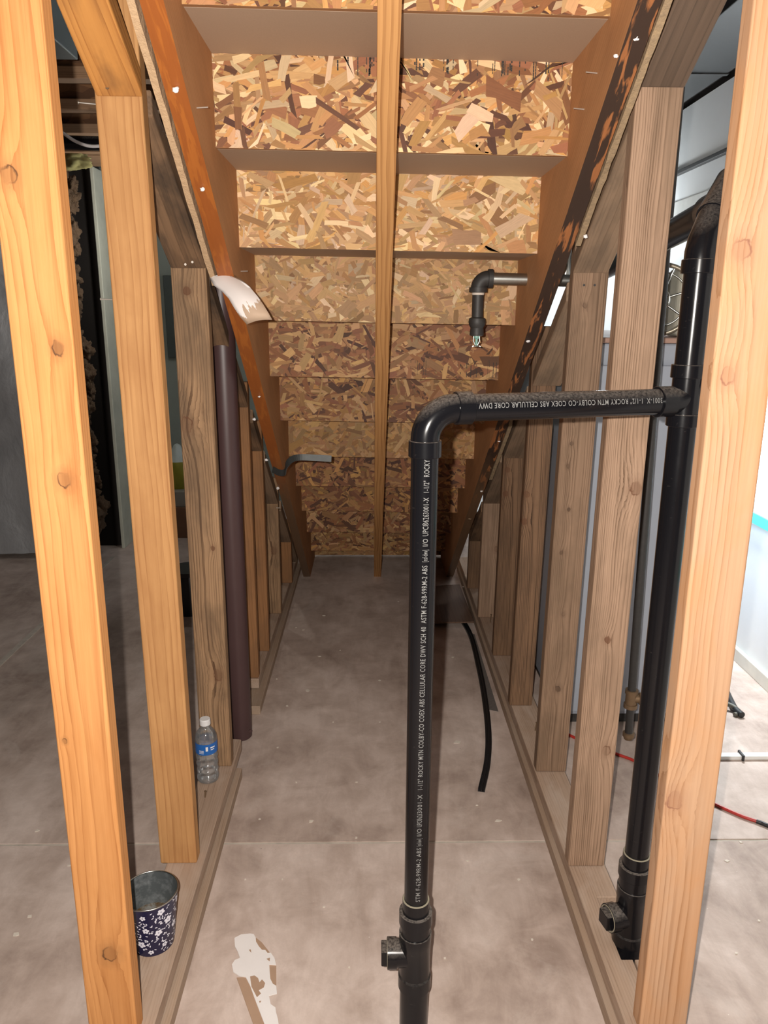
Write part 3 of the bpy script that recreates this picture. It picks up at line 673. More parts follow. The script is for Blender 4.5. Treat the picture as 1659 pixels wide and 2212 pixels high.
def pipe_text(body, pipe, p0, axis, up, r, length, height, fade=0.0):
    """flat print wrapped round a pipe: text runs from p0 along axis, centred on direction 'up'... facing outwards"""
    cu = bpy.data.curves.new('t', 'FONT'); cu.body = body; cu.size = 1.0; cu.resolution_u = 2; cu.offset = 0.004; cu.space_character = 1.12
    to = bpy.data.objects.new('t', cu); COL.objects.link(to)
    dg = bpy.context.evaluated_depsgraph_get(); me = bpy.data.meshes.new_from_object(to.evaluated_get(dg))
    bpy.data.objects.remove(to); bpy.data.curves.remove(cu)
    bm = bmesh.new(); bm.from_mesh(me)
    xs = [q.co.x for q in bm.verts]; x0, x1 = min(xs), max(xs)
    for yy in (.12, .24, .36, .48, .6):
        bmesh.ops.bisect_plane(bm, geom=list(bm.verts) + list(bm.edges) + list(bm.faces), plane_co=(0, yy, 0), plane_no=(0, 1, 0))
    ax = Vector(axis).normalized(); n0 = Vector(up); n0 = (n0 - ax * n0.dot(ax)).normalized(); side = n0.cross(ax)
    for q in bm.verts:
        s = (q.co.x - x0) / (x1 - x0) * length; a = (q.co.y - .35) / .7 * height / r
        q.co = Vector(p0) + ax * s + (n0 * math.cos(a) + side * math.sin(a)) * (r + .0004)
    org = Vector(p0)
    for q in bm.verts: q.co -= org
    bm.to_mesh(me); bm.free(); me.materials.clear(); me.materials.append(M['print'])
    o = bpy.data.objects.new('lettering', me); COL.objects.link(o); o.location = org; adopt(o, pipe); return o
cdir = (CAM - Vector((fx, FY, 1.0))); nrm = Matrix.Rotation(math.radians(9), 3, 'Z') @ Vector((cdir.x, cdir.y, 0))
S = 'ROCKY MTN COLBY-CO COEX ABS CELLULAR CORE DWV SCH 40  ASTM F-628-99RM-2 ABS'
def ztxt(py): return atY(912, py, FY - RF).z
pipe_text('STM F-628-99RM-2 ABS', v_pipe, (fx, FY, ztxt(1948)), (0, 0, 1), nrm, RF, ztxt(1832) - ztxt(1948), .0085)
pipe_text('[nsf-dwv]', v_pipe, (fx, FY, ztxt(1828)), (0, 0, 1), nrm, RF, ztxt(1812) - ztxt(1828), .0085)
pipe_text('I/O', v_pipe, (fx, FY, ztxt(1806)), (0, 0, 1), nrm, RF, ztxt(1790) - ztxt(1806), .0085)
pipe_text('UPC®626', v_pipe, (fx, FY, ztxt(1786)), (0, 0, 1), nrm, RF, ztxt(1758) - ztxt(1786), .0095)
pipe_text('3001-X', v_pipe, (fx, FY, ztxt(1757)), (0, 0, 1), nrm, RF, ztxt(1717) - ztxt(1757), .0085)
pipe_text('1-1/2" ' + S, v_pipe, (fx, FY, ztxt(1706)), (0, 0, 1), nrm, RF, ztxt(1222) - ztxt(1706), .0088)
pipe_text('[nsf-dwv]', v_pipe, (fx, FY, ztxt(1214)), (0, 0, 1), nrm, RF, ztxt(1188) - ztxt(1214), .0085)
pipe_text('I/O', v_pipe, (fx, FY, ztxt(1180)), (0, 0, 1), nrm, RF, ztxt(1164) - ztxt(1180), .0085)
pipe_text('UPC®626', v_pipe, (fx, FY, ztxt(1158)), (0, 0, 1), nrm, RF, ztxt(1112) - ztxt(1158), .0095)
pipe_text('3001-X', v_pipe, (fx, FY, ztxt(1111)), (0, 0, 1), nrm, RF, ztxt(1075) - ztxt(1111), .0088)
pipe_text('1-1/2"  ROCKY MTN', v_pipe, (fx, FY, ztxt(1064)), (0, 0, 1), nrm, RF, ztxt(966) - ztxt(1064), .0088)
t1, t0 = atY(1416, 864, RY - .03), atY(1006, 882, FY - .02)
st = hp1 - hd * .062; en = hp0 + hd * (br + .034)
pipe_text('3001-X  1-1/2" ROCKY MTN COLBY-CO COEX ABS CELLULAR CORE DWV', h_pipe, st, -hd, (-.30, -1, .20), RF, (st - en).length, .0088)

# ------------------------------------------------------------------ sprinkler drop
SY = 2.10
spk = thing('sprinkler_pipe', atY(1030, 738, SY), 'galvanised pipe through the right stringer with black elbow and hanging sprinkler head', 'sprinkler')
zz = atY(1080, 602, SY).z; ex = atY(1034, 602, SY).x
tube('steel_pipe', [(ex + .028, SY, zz), (atY(1236, 602, SY).x, SY, zz - .004)], .0158, M['steel'], spk, 32)
tube('steel_pipe', [(atY(1224, 602, SY).x, SY + .02, zz), (atY(1224, 602, SY).x + .01, SY + .02, zz + .5)], .0150, M['steel'], spk, 32)
tube('elbow', [(ex, SY, zz - .03)] + [Vector((ex + .026, SY, zz - .026)) + Vector((-.026 * math.cos(a), 0, .026 * math.sin(a))) for a in [math.pi / 2 * i / 10 for i in range(11)]] + [(ex + .03, SY, zz)], .0205, M['iron'], spk, 28)
lathe('elbow_band', (ex, SY, zz - .022), (0, 0, -1), [(0, .019), (.001, .0245), (.013, .0245), (.014, .016)], M['iron'], spk, 28)
lathe('elbow_band', (ex + .024, SY, zz), (1, 0, 0), [(0, .019), (.001, .0245), (.013, .0245), (.014, .015)], M['iron'], spk, 28)
lathe('thread_tape', (ex, SY, zz - .0365), (0, 0, -1), [(0, .017), (.006, .0165)], plain('thread_tape', (.62, .55, .48), .7), spk, 24)
lathe('nipple', (ex, SY, zz - .04), (0, 0, -1), [(0, .0155), (.07, .0155)], M['iron'], spk, 24)
lathe('reducer', (ex, SY, zz - .100), (0, 0, -1), [(0, .016), (.003, .022), (.012, .0235), (.02, .022), (.028, .0175), (.034, .0185), (.046, .0195), (.048, .018), (.048, .012), (.044, .0)], M['iron'], spk, 24)
teal = plain('head_enamel', (.22, .42, .36), .4)
lathe('head_rim', (ex, SY, zz - .147), (0, 0, -1), [(0, .017), (.002, .0165), (.002, .011), (0, .010)], M['steel'], spk, 24)
hb = lathe('sprinkler_head', (ex, SY, zz - .14), (0, 0, -1), [(0, .009), (.014, .008), (.018, .004), (.034, .003), (.034, 0)], teal, spk, 12)
for s in (-1, 1): tube('frame_arm', [(ex + s * .008, SY, zz - .15), (ex + s * .0085, SY, zz - .162), (ex + s * .003, SY, zz - .174)], .0018, M['steel'], hb, 8)
vv, ff = [], []
for i in range(28):
    a = 2 * math.pi * i / 28; r = .0125 if i % 2 else .0085
    for dz in (0, -.0015): vv.append((ex + .001 + r * math.cos(a), SY + r * math.sin(a), zz - .1745 + dz - .002 * (i % 2)))
ff = [tuple(2 * i for i in range(28)), tuple(2 * i + 1 for i in reversed(range(28)))] + [(2 * i, 2 * i + 1, (2 * i + 3) % 56, (2 * i + 2) % 56) for i in range(28)]
mesh_obj('deflector', vv, ff, M['steel'], hb)

# ------------------------------------------------------------------ gas line
GY = 2.04
gas = thing('gas_pipe', atY(1352, 1605, GY), 'thin black iron gas pipe with rusty tee hanging in front of the grey cabinet', 'gas pipe')
gx = lambda py: atY(1365 + (1490 - py) * .0765, py, GY)
tube('pipe', [gx(1500), gx(520), gx(520) + Vector((-.006, 0, .75))], .0125, M['iron'], gas, 24)
gz = gx(1512); down = Vector((0.0, 0, -1))
lathe('tee', gx(1490), down, [(0, .0125), (.0, .019), (.012, .019), (.013, .0165), (.045, .0165), (.046, .020), (.058, .020), (.058, .012)], M['rusty'], gas, 20)
lathe('tee_outlet', gx(1508) + Vector((.0, 0, 0)), (1, -.15, 0), [(0, .014), (.022, .014), (.023, .0185), (.034, .0185), (.034, .010)], M['rusty'], gas, 20)
tube('drip_leg', [gx(1530), gx(1592)], .0115, M['iron'], gas, 20)
lathe('cap', gx(1582), down, [(0, .0115), (.001, .0175), (.012, .0175), (.013, .015), (.022, .0125), (.024, 0)], M['rusty'], gas, 20)

# ------------------------------------------------------------------ bucket, bottle
def bucket():
    cx, cy, z0 = -.463, 1.345, PT + .0005
    b = thing('bucket', (cx, cy, z0), 'small navy blue metal bucket with white flowers standing on the left sole plate', 'bucket')
    navy = plain('navy_enamel', (0.012, 0.012, 0.045), .35, var=.1)
    t = T('galvanised_inside'); nn = t.noise(t.coord(), 40, 5, .7); 
    galv = t.done(t.mix(t.ramp(nn, [(.45, 0.0), (.7, 1.0)]), (0.13, 0.145, 0.15), (0.30, 0.32, 0.33)), .45, .5)
    h, r0, r1 = .128, .043, .0575
    lathe('shell', (cx, cy, z0), (0, 0, 1), [(0, 0), (0, r0), (h, r1), (h, r1 - .001), (.006, r0 - .001), (.006, 0)], [navy, galv], b, 48, mats_by=[0, 0, 0, 1, 1])
    tube('rim', [(cx + r1 * math.cos(a), cy + r1 * math.sin(a), z0 + h) for a in [2 * math.pi * i / 48 for i in range(49)]], .0016, M['steel'], b, 8, caps=False)
    t = T('murky_water'); n = t.noise(t.coord(), 30, 5, .65, .6)
    wat = t.done(t.mix(t.ramp(n, [(.45, 0.0), (.56, 1.0)]), (0.17, 0.165, 0.15), (0.085, 0.05, 0.02)), .12)
    lathe('water', (cx, cy, z0 + .055), (0, 0, 1), [(0, .0485), (0, .0)], wat, b, 32)
    rng = random.Random(3); v, f = [], []
    def P(u, t):                                       # u arc length angle, t height
        r = r0 + (r1 - r0) * t / h + .0004; return (cx + r * math.cos(u), cy + r * math.sin(u), z0 + t)
    def ell(u, t, ang, a, bb, off=0.0, n=8):
        base = len(v); rr = r0 + (r1 - r0) * t / h
        for i in range(n):
            th = 2 * math.pi * i / n; lx, ly = off + a + a * math.cos(th), bb * math.sin(th)
            X = lx * math.cos(ang) - ly * math.sin(ang); Y = lx * math.sin(ang) + ly * math.cos(ang)
            v.append(P(u + X / rr, min(max(t + Y, .003), h - .004)))
        f.append(tuple(range(base, base + n)))
    fl = []
    for _ in range(900):
        u, t = rng.uniform(0, 6.283), rng.uniform(.012, h - .014)
        if all((min(abs(u - a), 6.283 - abs(u - a)) * .05) ** 2 + (t - c) ** 2 > .027 ** 2 for a, c in fl):
            fl.append((u, t)); s = rng.uniform(.6, 1.05); a0 = rng.uniform(0, 6)
            for q in range(5): ell(u, t, a0 + q * 1.2566, .0042 * s, .0037 * s, .001)
    for _ in range(1500):
        u, t = rng.uniform(0, 6.283), rng.uniform(.006, h - .007)
        if all((min(abs(u - a), 6.283 - abs(u - a)) * .05) ** 2 + (t - c) ** 2 > .0105 ** 2 for a, c in fl) and rng.random() < .4:
            ell(u, t, rng.uniform(0, 6.28), .0028, .0012)
    mesh_obj('floral_print', v, f, plain('white_print', (.72, .72, .80), .4), b)['kind'] = 'stuff'
    v2, f2 = v, f; v, f = [], []
    def dots():
        vv, ff = [], []
        for (u, t) in fl:
            base = len(vv); rr = r0 + (r1 - r0) * t / h
            for i in range(6):
                th = i * 1.047; p = P(u + .0016 * math.cos(th) / rr, t + .0016 * math.sin(th)); d = Vector((p[0] - cx, p[1] - cy, 0)).normalized() * .0003
                vv.append((p[0] + d.x, p[1] + d.y, p[2]))
            ff.append(tuple(range(base, base + 6)))
        mesh_obj('flower_centres', vv, ff, plain('grey_print', (.16, .17, .25), .4), b)['kind'] = 'stuff'
    dots()
bucket()
def bottle():
    cx, cy, z0 = -.466, 1.925, PT + .0005
    b = thing('water_bottle', (cx, cy, z0), 'clear plastic water bottle with blue label between the left studs', 'bottle')
    def clear(name, tint, fac):
        t = T(name); tr = t.n('BsdfTransparent', None, Color=tint); gl = t.n('BsdfGlossy', None, Color=(1, 1, 1), Roughness=.06)
        di = t.n('BsdfDiffuse', None, Color=(.75, .78, .8))
        fr = t.n('Fresnel', None, IOR=1.45); m = t.n('MixShader', None, _0=t.mth('MINIMUM', t.mth('ADD', fr.outputs[0], fac), .8), _1=tr, _2=gl)
        m2 = t.n('MixShader', None, _0=.06, _1=m, _2=di); o = t.n('OutputMaterial'); t.t.links.new(m2.outputs[0], o.inputs[0]); return t.m
    pet = clear('clear_plastic', (.97, .98, .985), .05)
    prof = [(0, .0), (0.002, .024), (.006, .030), (.014, .0315)]
    for i in range(7): prof += [(.022 + i * .0105, .0295 if i % 2 else .0312), (.027 + i * .0105, .0312 if i % 2 else .0295)]
    prof += [(.100, .0308), (.128, .0308), (.134, .0315), (.146, .030), (.158, .0245), (.168, .0165), (.174, .0125), (.190, .0118)]
    lathe('body', (cx, cy, z0), (0, 0, 1), prof, pet, b, 36, sharp=1.2)
    lathe('water', (cx, cy, z0), (0, 0, 1), [(.003, 0), (.003, .022), (.008, .028)] + [(t, r - .0015) for t, r in prof[4:19] if t < .14] + [(.137, .0295), (.137, 0)], clear('water', (.96, .97, .98), .04), b, 32, sharp=1.2)
    blue = plain('blue_label', (.015, .12, .42), .35); lab = lathe('label', (cx, cy, z0), (0, 0, 1), [(.098, .0312), (.131, .0312)], blue, b, 36)
    v, f = [], []
    def patch(a0, a1, h0, h1):
        base = len(v)
        for i in range(5):
            a = a0 + (a1 - a0) * i / 4
            for h in (h0, h1): v.append((cx + .0316 * math.cos(a), cy + .0316 * math.sin(a), z0 + h))
        for i in range(4): f.append((base + 2 * i, base + 2 * i + 2, base + 2 * i + 3, base + 2 * i + 1))
    patch(-1.42, -1.22, .111, .124)
    for j in range(3): patch(-2.05, -1.6, .103 + j * .004, .1045 + j * .004)
    patch(-1.0, -.55, .118, .1215); patch(-.98, -.62, .112, .1145)
    mesh_obj('label_print', v, f, M['white'], lab)
    lathe('cap', (cx, cy, z0 + .180), (0, 0, 1), [(0, .0128), (0, .0152), (.015, .0150), (.017, .0135), (.017, 0)], plain('white_cap', (.72, .72, .73), .4), b, 30)
bottle()

# ------------------------------------------------------------------ things on the floor of the passage
SC = 6.38
def tr(pts): return [atZ(440 + x / SC, 1980 + y / SC, 0.0).to_2d() for x, y in pts]
kraft = plain('brown_paper', (0.40, 0.265, 0.18), .8, var=.12)
wt = tr([(425, 315), (520, 265), (640, 255), (690, 262), (718, 310), (722, 365), (760, 430), (805, 480), (850, 482), (880, 522), (925, 518), (975, 590), (998, 685), (905, 680), (912, 800), (920, 880), (955, 950), (1000, 975), (1010, 1078), (900, 1110), (925, 1230), (990, 1275), (998, 1340), (1025, 1440), (1060, 1700), (910, 1700), (830, 1480), (700, 1140), (640, 970), (578, 850), (490, 835), (410, 780), (390, 680), (430, 620), (500, 590), (470, 500), (432, 430)])
holes = [tr([(640, 850), (700, 835), (750, 870), (770, 930), (805, 890), (848, 940), (830, 1000), (760, 1040), (790, 1085), (735, 1135), (660, 990)]), tr([(865, 605), (915, 590), (910, 640)]), tr([(625, 480), (650, 475), (658, 520), (640, 505)]), tr([(765, 1190), (795, 1185), (775, 1218)])]
scrap = thing('plaster_scrap', (sum(p.x for p in wt) / len(wt), sum(p.y for p in wt) / len(wt), 0), 'ragged white plaster scrap on brown backing lying on the floor at the front', 'plaster scrap')
slab('backing', tr([(455, 850), (640, 840), (720, 300), (800, 365), (915, 510), (1000, 690), (1000, 960), (900, 1110), (880, 1700), (760, 1700)]), 0.0002, .0022, kraft, scrap)
slab('plaster_layer', wt, .0022, .0045, M['white'], scrap)
for h in holes: slab('bare_patch', h, .0045, .0048, kraft, scrap)
# dark board, strap, rubber channel, felt
dkb = wood('dark_board', (0.16, 0.10, 0.07), (0.08, 0.045, 0.03), ring=20, rot=(math.pi / 2, 0, 0), rough=.5)
o = slab('dark_board', [(.215, 3.17), (.472, 3.18), (.466, 3.70), (.25, 3.66)], .030, .037, dkb, lift=lambda x, y: -.022 * (y - 3.17)); tag(o, 'thin dark brown board lying near the foot of the stairs', 'board')
def ribbon(name, pts, wd, th, mat, wdir=None, lip=0.0):
    fr = frames(pts); v, f = [], []
    for (p, t, a, b) in fr:
        wv = Vector(wdir) if wdir else b
        wv = (wv - t * wv.dot(t)).normalized(); nv = t.cross(wv)
        prof = [(-wd / 2, 0), (wd / 2, 0), (wd / 2, th + lip), (wd / 2 - th, th + lip), (wd / 2 - th, th), (th * .6, th), (th * .6, th + lip * .7), (-th * .6, th + lip * .7), (-th * .6, th), (-wd / 2 + th, th), (-wd / 2 + th, th + lip), (-wd / 2, th + lip)] if lip else [(-wd / 2, 0), (wd / 2, 0), (wd / 2, th), (-wd / 2, th)]
        if nv.z < -.5: nv = -nv
        for (q, h) in prof: v.append(p + wv * q + nv * h)
    n = len(prof)
    for i in range(len(fr) - 1):
        for k in range(n): f.append((i * n + k, i * n + (k + 1) % n, (i + 1) * n + (k + 1) % n, (i + 1) * n + k))
    f += [tuple(reversed(range(n))), tuple((len(fr) - 1) * n + k for k in range(n))]
    o = mesh_obj(name, v, f, mat); bm = bmesh.new(); bm.from_mesh(o.data); bmesh.ops.recalc_face_normals(bm, faces=bm.faces); bm.to_mesh(o.data); bm.free(); return o
def spline(pts, n=8):
    pts = [Vector(p) for p in pts]; P = [pts[0] * 2 - pts[1]] + pts + [pts[-1] * 2 - pts[-2]]; out = []
    for i in range(1, len(P) - 2):
        for j in range(n):
            t = j / n; a, b, c, d = P[i - 1:i + 3]
            out.append(.5 * ((2 * b) + (c - a) * t + (2 * a - 5 * b + 4 * c - d) * t * t + (3 * b - a - 3 * c + d) * t ** 3))
    return out + [pts[-1]]
o = ribbon('rubber_channel', spline([(.420, 3.35, .001), (.447, 3.10, .001), (.441, 2.80, .001), (.428, 2.55, .001), (.405, 2.30, .001), (.375, 2.12, .001), (.334, 1.968, .001)]), .021, .0025, M['rubber'], (1, 0, 0), .007)
tag(o, 'long black rubber channel strip lying on the floor below the dark board', 'rubber strip')
felt = plain('dark_felt', (.14, .125, .115), .95, var=.3, scale=90)
tag(slab('felt_strip', [(.418, 2.46), (.463, 2.44), (.468, 3.12), (.452, 3.12)], .0004, .0012, felt), 'flat dark grey felt scrap lying under the rubber channel', 'felt scrap')
strapm = plain('dark_galvanised', (.065, .07, .07), .5, .4, var=.25, scale=50)
sy = 2.52
P_ = lambda px, py, Y=sy: atY(px, py, Y)
o = ribbon('metal_strap', spline([P_(590, 1014, 2.55), P_(604, 1021, 2.52), P_(616, 1020, 2.50), P_(620, 1005, 2.48), P_(630, 993, 2.47), P_(648, 988, 2.46), P_(680, 989, 2.46), P_(716, 991, 2.46)], 5), .021, .003, strapm, (0, .25, 1))
tag(o, 'bent dark metal strap sticking out from the orange varnished stringer', 'metal strap')
chip = plain('pale_chip', (.68, .62, .54), .8); rng = random.Random(11)
CH = [(664, 1492, .010), (988, 1604, .012), (1076, 1774, .010), (672, 1775, .007), (700, 1330, .008), (690, 1418, .007), (978, 1420, .008), (620, 1525, .005), (598, 1467, .004), (640, 1356, .006), (655, 1361, .006), (735, 1405, .006),
      (1001, 1278, .008), (560, 1770, .004), (960, 2070, .004), (820, 1560, .004), (770, 1690, .004), (1120, 1900, .005), (1150, 2030, .004), (1010, 1860, .004), (35, 2020, .008), (65, 1980, .008), (80, 1795, .006), (150, 1870, .005), (130, 1600, .005),
      (640, 1690, .004), (770, 1810, .004), (700, 1960, .003), (755, 2090, .003), (1570, 1860, .006), (1600, 1820, .005), (1640, 1990, .006), (1590, 2060, .004), (530, 1900, .003), (610, 1900, .003), (1030, 1740, .004), (880 - 60, 1470, .005), (720, 1560, .004), (600, 1615, .004), (860, 1300, .005)]
for i, (px, py, r) in enumerate(CH):
    p = atZ(px, py, 0); n = rng.randint(4, 6); a0 = rng.uniform(0, 6)
    ol = [(p.x + r * rng.uniform(.5, 1.3) * math.cos(a0 + 6.283 * k / n), p.y + r * rng.uniform(.4, 1.1) * math.sin(a0 + 6.283 * k / n)) for k in range(n)]
    z = 0.0002
    if i == 12: z = .026
    tag(slab('debris_chip', ol, z, z + .0016, chip), 'pale plaster chip lying on the thin dark brown board' if i == 12 else 'small pale plaster chip scattered on the concrete floor', 'debris chip', 'plaster chips on the floor')

# ------------------------------------------------------------------ right hand room
wallw = plain('white_wall', (.80, .82, .82), .55, var=.04, scale=6)
struct(box('wall_outer_right', 1.53, 1.63, 0.4, 5.6, 0, 2.36, wallw))
struct(box('wall_back_right', .62, 1.53, 4.75, 4.80, 0, 2.36, wallw))
struct(box('baseboard_right', 1.512, 1.53, 0.4, 5.6, 0.0, .055, plain('cream_board', (.72, .70, .62), .5), bev=.003))
struct(box('ceiling', -5.2, 3.2, -2.0, 6.2, 2.40, 2.46, plain('dark_subfloor', (.05, .04, .035), .9)))
struct(box('wall_back', -5.2, 3.2, 5.5, 5.6, 0, 2.4, plain('grey_green_wall', (.33, .36, .32), .8, var=.08, scale=5)))
for i, (py0, py1, c) in enumerate([(1088, 1118, (.62, .93, .90)), (1118, 1142, (.10, .70, .60))]):
    a, b = atX(1659, py0, 1.53), atX(1659, py1, 1.53)
    tag(box('plastic_strip', 1.514 - .004 * i, 1.529, 1.2, 4.2, b.z, a.z - .001, plain('turquoise_%d' % i, c, .3)), ('pale aqua' if i == 0 else 'turquoise') + ' plastic strip running along the bright white wall', 'plastic strip')
tag(box('shelf_rail', 1.505, 1.529, 3.0, 4.6, 2.055, 2.075, M['iron'], bev=.003), 'dark rail on the bluish white wall at upper right', 'rail')
tag(box('wall_ledge', 1.505, 1.529, 2.2, 5.2, 1.80, 1.93, plain('pale_ledge', (.72, .72, .68), .8), bev=.005), 'pale plaster ledge along the bright wall below the dark rail', 'ledge')
dk = plain('dark_duct', (.012, .0125, .013), .6, .1)
d = thing('air_duct', (1.10, 2.6, 2.12), 'dark metal air duct under the ceiling at upper right', 'duct')
box('duct_body', .98, 1.24, 1.5, 4.6, 2.20, 2.395, dk, d, .003)
for y in (2.0, 2.9, 3.8): box('seam', .975, 1.245, y, y + .02, 2.195, 2.396, dk, d, .002)
# grey cabinet with oddments on top
gm = plain('grey_enamel', (.33, .36, .42), .45, var=.05, scale=4); cab_y = 2.33
cab = thing('metal_cabinet', (.92, 2.6, 0), 'light grey enamelled metal cabinet standing behind the right wall studs', 'cabinet')
box('body', .655, 1.16, cab_y + .02, 3.55, .04, 1.300, gm, cab, .006)  # unseen depth stretched back to keep the work light off the passage
box('door', .660, 1.155, cab_y, cab_y + .018, .06, 1.235, gm, cab, .004)
box('plinth', .67, 1.145, cab_y + .04, 3.53, 0, .04, M['iron'], cab)
box('top', .650, 1.165, cab_y - .008, 3.56, 1.302, 1.318, plain('cabinet_top', (.36, .22, .17), .6), cab, .004)
box('handle', 1.10, 1.115, cab_y - .022, cab_y, .75, .90, M['steel'], cab, .004)
wh = thing('wire_wheel', (.905, 2.44, 1.319), 'silver spoked wheel standing on top of the grey cabinet', 'wheel')
wc = Vector((.905, 2.44, 1.319 + .112)); wd_ = Vector((.45, .9, 0)).normalized(); ws = Vector((.9, -.45, 0)).normalized()
for r, th in ((.105, .007), (.082, .003), (.03, .004)):
    tube('rim' if r > .1 else 'hoop', [wc + ws * r * math.cos(a) + Vector((0, 0, r * math.sin(a))) for a in [2 * math.pi * i / 40 for i in range(41)]], th, M['steel'] if r < .1 else plain('wheel_rim', (.42, .38, .30), .35, .6), wh, 10, caps=False)
for i in range(7):
    a = 2 * math.pi * i / 7 + .3; tube('spoke', [wc + (ws * math.cos(a) + Vector((0, 0, math.sin(a)))) * .008, wc + (ws * math.cos(a) + Vector((0, 0, math.sin(a)))) * .102], .0035, M['steel'], wh, 8)
lathe('hub', wc - wd_ * .02, wd_, [(0, 0), (0, .012), (.04, .012), (.04, 0)], M['steel'], wh, 16)
jg = thing('plastic_jug', (1.035, 2.50, 1.319), 'cream plastic jug with rounded shoulders on top of the grey cabinet', 'jug')
crm = plain('cream_plastic', (.50, .48, .40), .5)
box('body', .965, 1.10, 2.44, 2.56, 1.319, 1.53, crm, jg, .022, 4)
lathe('neck', (1.035, 2.50, 1.528), (0, 0, 1), [(0, .03), (.02, .024), (.05, .022), (.05, 0)], crm, jg, 24)
tag(box('carton', 1.10, 1.155, 2.36, 2.50, 1.319, 1.36, plain('brick_red_card', (.42, .17, .10), .7), bev=.003), 'small brick red carton on the cabinet top beside the jug', 'carton')
# items by the bright wall
def cable(name, pts, r, mat, label, cat, **k):
    return tag(tube(name, spline(pts, 8), r, mat, None, 10), label, cat)
red = plain('red_rubber', (.42, .03, .022), .4)
cb = thing('red_cable', (1.0, 2.0, 0), 'red cable with a black end snaking across the floor under the right studs', 'cable')
g = lambda px, py: Vector((*atZ(px, py, .005).to_2d(), .005))
tube('cord', spline([g(1190, 1560), g(1238, 1592), g(1330, 1628), g(1375, 1646), g(1450, 1690), g(1540, 1735), g(1600, 1762), g(1634, 1774)]), .0048, red, cb, 10)
tube('cord_end', spline([g(1634, 1774), g(1650, 1780), g(1680, 1795), g(1720, 1830)]), .006, M['rubber'], cb, 10)
cable('black_hose', [(1.36, 2.62, .012), (1.33, 2.50, .014), (1.318, 2.43, .012), (1.322, 2.39, .012)], .012, M['rubber'], 'short black hose end lying on the pale floor by the right wall', 'hose')
cable('coiled_hose', [(1.22, 2.46, .03), (1.27, 2.46, .026), (1.31, 2.44, .02), (1.325, 2.41, .01), (1.30, 2.40, .0085)], .008, plain('grey_green_hose', (.17, .16, .13), .5), 'olive grey hose curled over the black hose end', 'hose')
wp = thing('plastic_trim', (1.27, 2.14, 0), 'white plastic trim length lying across the dark floor stain', 'plastic trim')
box('length', 1.125, 1.50, 2.128, 2.152, .0005, .014, plain('white_pvc', (.78, .78, .76), .35), wp, .002)
box('clip', 1.196, 1.203, 2.122, 2.158, -.0, .020, M['rubber'], wp, .001)
# lamp body (hidden behind the fresh stud)
wl = thing('clamp_lamp', LAMP_POS + Vector((.2, 0, .1)), 'clamp work lamp fixed to the bright right wall', 'lamp')
e = T('lamp_glow'); em = e.n('Emission', None, Color=(.95, .98, 1.0), Strength=30.0); oo = e.n('OutputMaterial'); e.t.links.new(em.outputs[0], oo.inputs[0])
lathe('reflector', LAMP_POS + Vector((.10, 0.0, .06)), (-1, -.2, -.5), [(0, .02), (.02, .03), (.10, .085), (.101, .084), (.021, .029)], M['steel'], wl, 24)
tube('arm', [LAMP_POS + Vector((.10, 0, .06)), Vector((1.525, LAMP_POS.y + .02, LAMP_POS.z + .12))], .008, M['iron'], wl, 10)

# ------------------------------------------------------------------ left hand room
gw = T('painted_concrete'); co = gw.coord(); n1 = gw.noise(co, 5, 5, .65); n2 = gw.noise(co, 60, 3, .6)
pgreen = gw.done(gw.mix(gw.ramp(n1, [(.35, 0.0), (.7, 1.0)]), (.50, .51, .43), (.38, .39, .33)), .75, bump=n2, bstr=.15)
struct(box('wall_outer_left', -1.505, -1.485, 4.40, 5.5, 0, 2.14, pgreen, bev=.004))
a, b = atY(372, 612, 5.49), atY(400, 772, 5.49)
tag(box('panel_box', a.x - .05, b.x + .05, 5.44, 5.499, b.z, a.z + .05, plain('dark_grey_panel', (.07, .085, .08), .5), bev=.004), 'dark grey metal panel box on the far left wall', 'panel box')
# grey faced insulation blanket with brown fibre edge
def blanket():
    root = thing('insulation_blanket', (-2.3, 4.25, .02), 'grey plastic faced insulation blanket with brown fibre edge hanging at far left', 'insulation')
    t = T('grey_vinyl'); co = t.coord(); n = t.noise(t.coord(scale=(1, 1, .6)), 6, 5, .55, .3)
    vin = t.done((.34, .345, .36), .42, bump=n, bstr=.7, bdist=.03)
    NX_, NZ = 40, 50; v, f = [], []
    for j in range(NZ + 1):
        for i in range(NX_ + 1):
            x = -3.6 + (1.92 * i / NX_) * 1.0; z = .03 + 2.25 * j / NZ
            e = noise.noise((x * 3.1, z * 1.6, 1.7)) * .09 + abs(noise.noise((x * 9 + z * 3, z * 5 - x * 4, 3))) * .05
            x += noise.noise((0, z * 6, 9)) * .03 * (i / NX_) ** 4
            v.append((x, 4.20 + e, z))
    for j in range(NZ):
        for i in range(NX_):
            a = j * (NX_ + 1) + i; f.append((a, a + 1, a + NX_ + 2, a + NX_ + 1))
    mesh_obj('vinyl_face', v, f, vin, root, smooth=True)
    box('backing', -3.6, -1.72, 4.30, 4.38, .03, 2.3, plain('dark_backing', (.02, .017, .015), .95), root)
    t = T('brown_fibre'); n = t.noise(t.coord(), 45, 5, .75)
    fib = t.done(t.mix(n, (.05, .03, .018), (.26, .16, .09)), .95, bump=n, bstr=1.0, bdist=.02)
    rng = random.Random(5)
    for i in range(26):
        z = .22 + i * .075
        blob('fibre_tuft', (-1.585 + rng.uniform(-.02, .025), 4.22 + rng.uniform(-.02, .03), z), rng.uniform(.035, .06), fib, root, seed=i, flat=(.8, 1, 1.1), sub=4, amp=.9)
    tube('white_wire', spline([(-1.66, 4.12, 2.0), (-1.63, 4.10, 1.6), (-1.58, 4.10, 1.3), (-1.60, 4.10, 1.0), (-1.56, 4.10, .8), (-1.55, 4.11, .5)]), .006, M['white'], root, 8)
blanket()
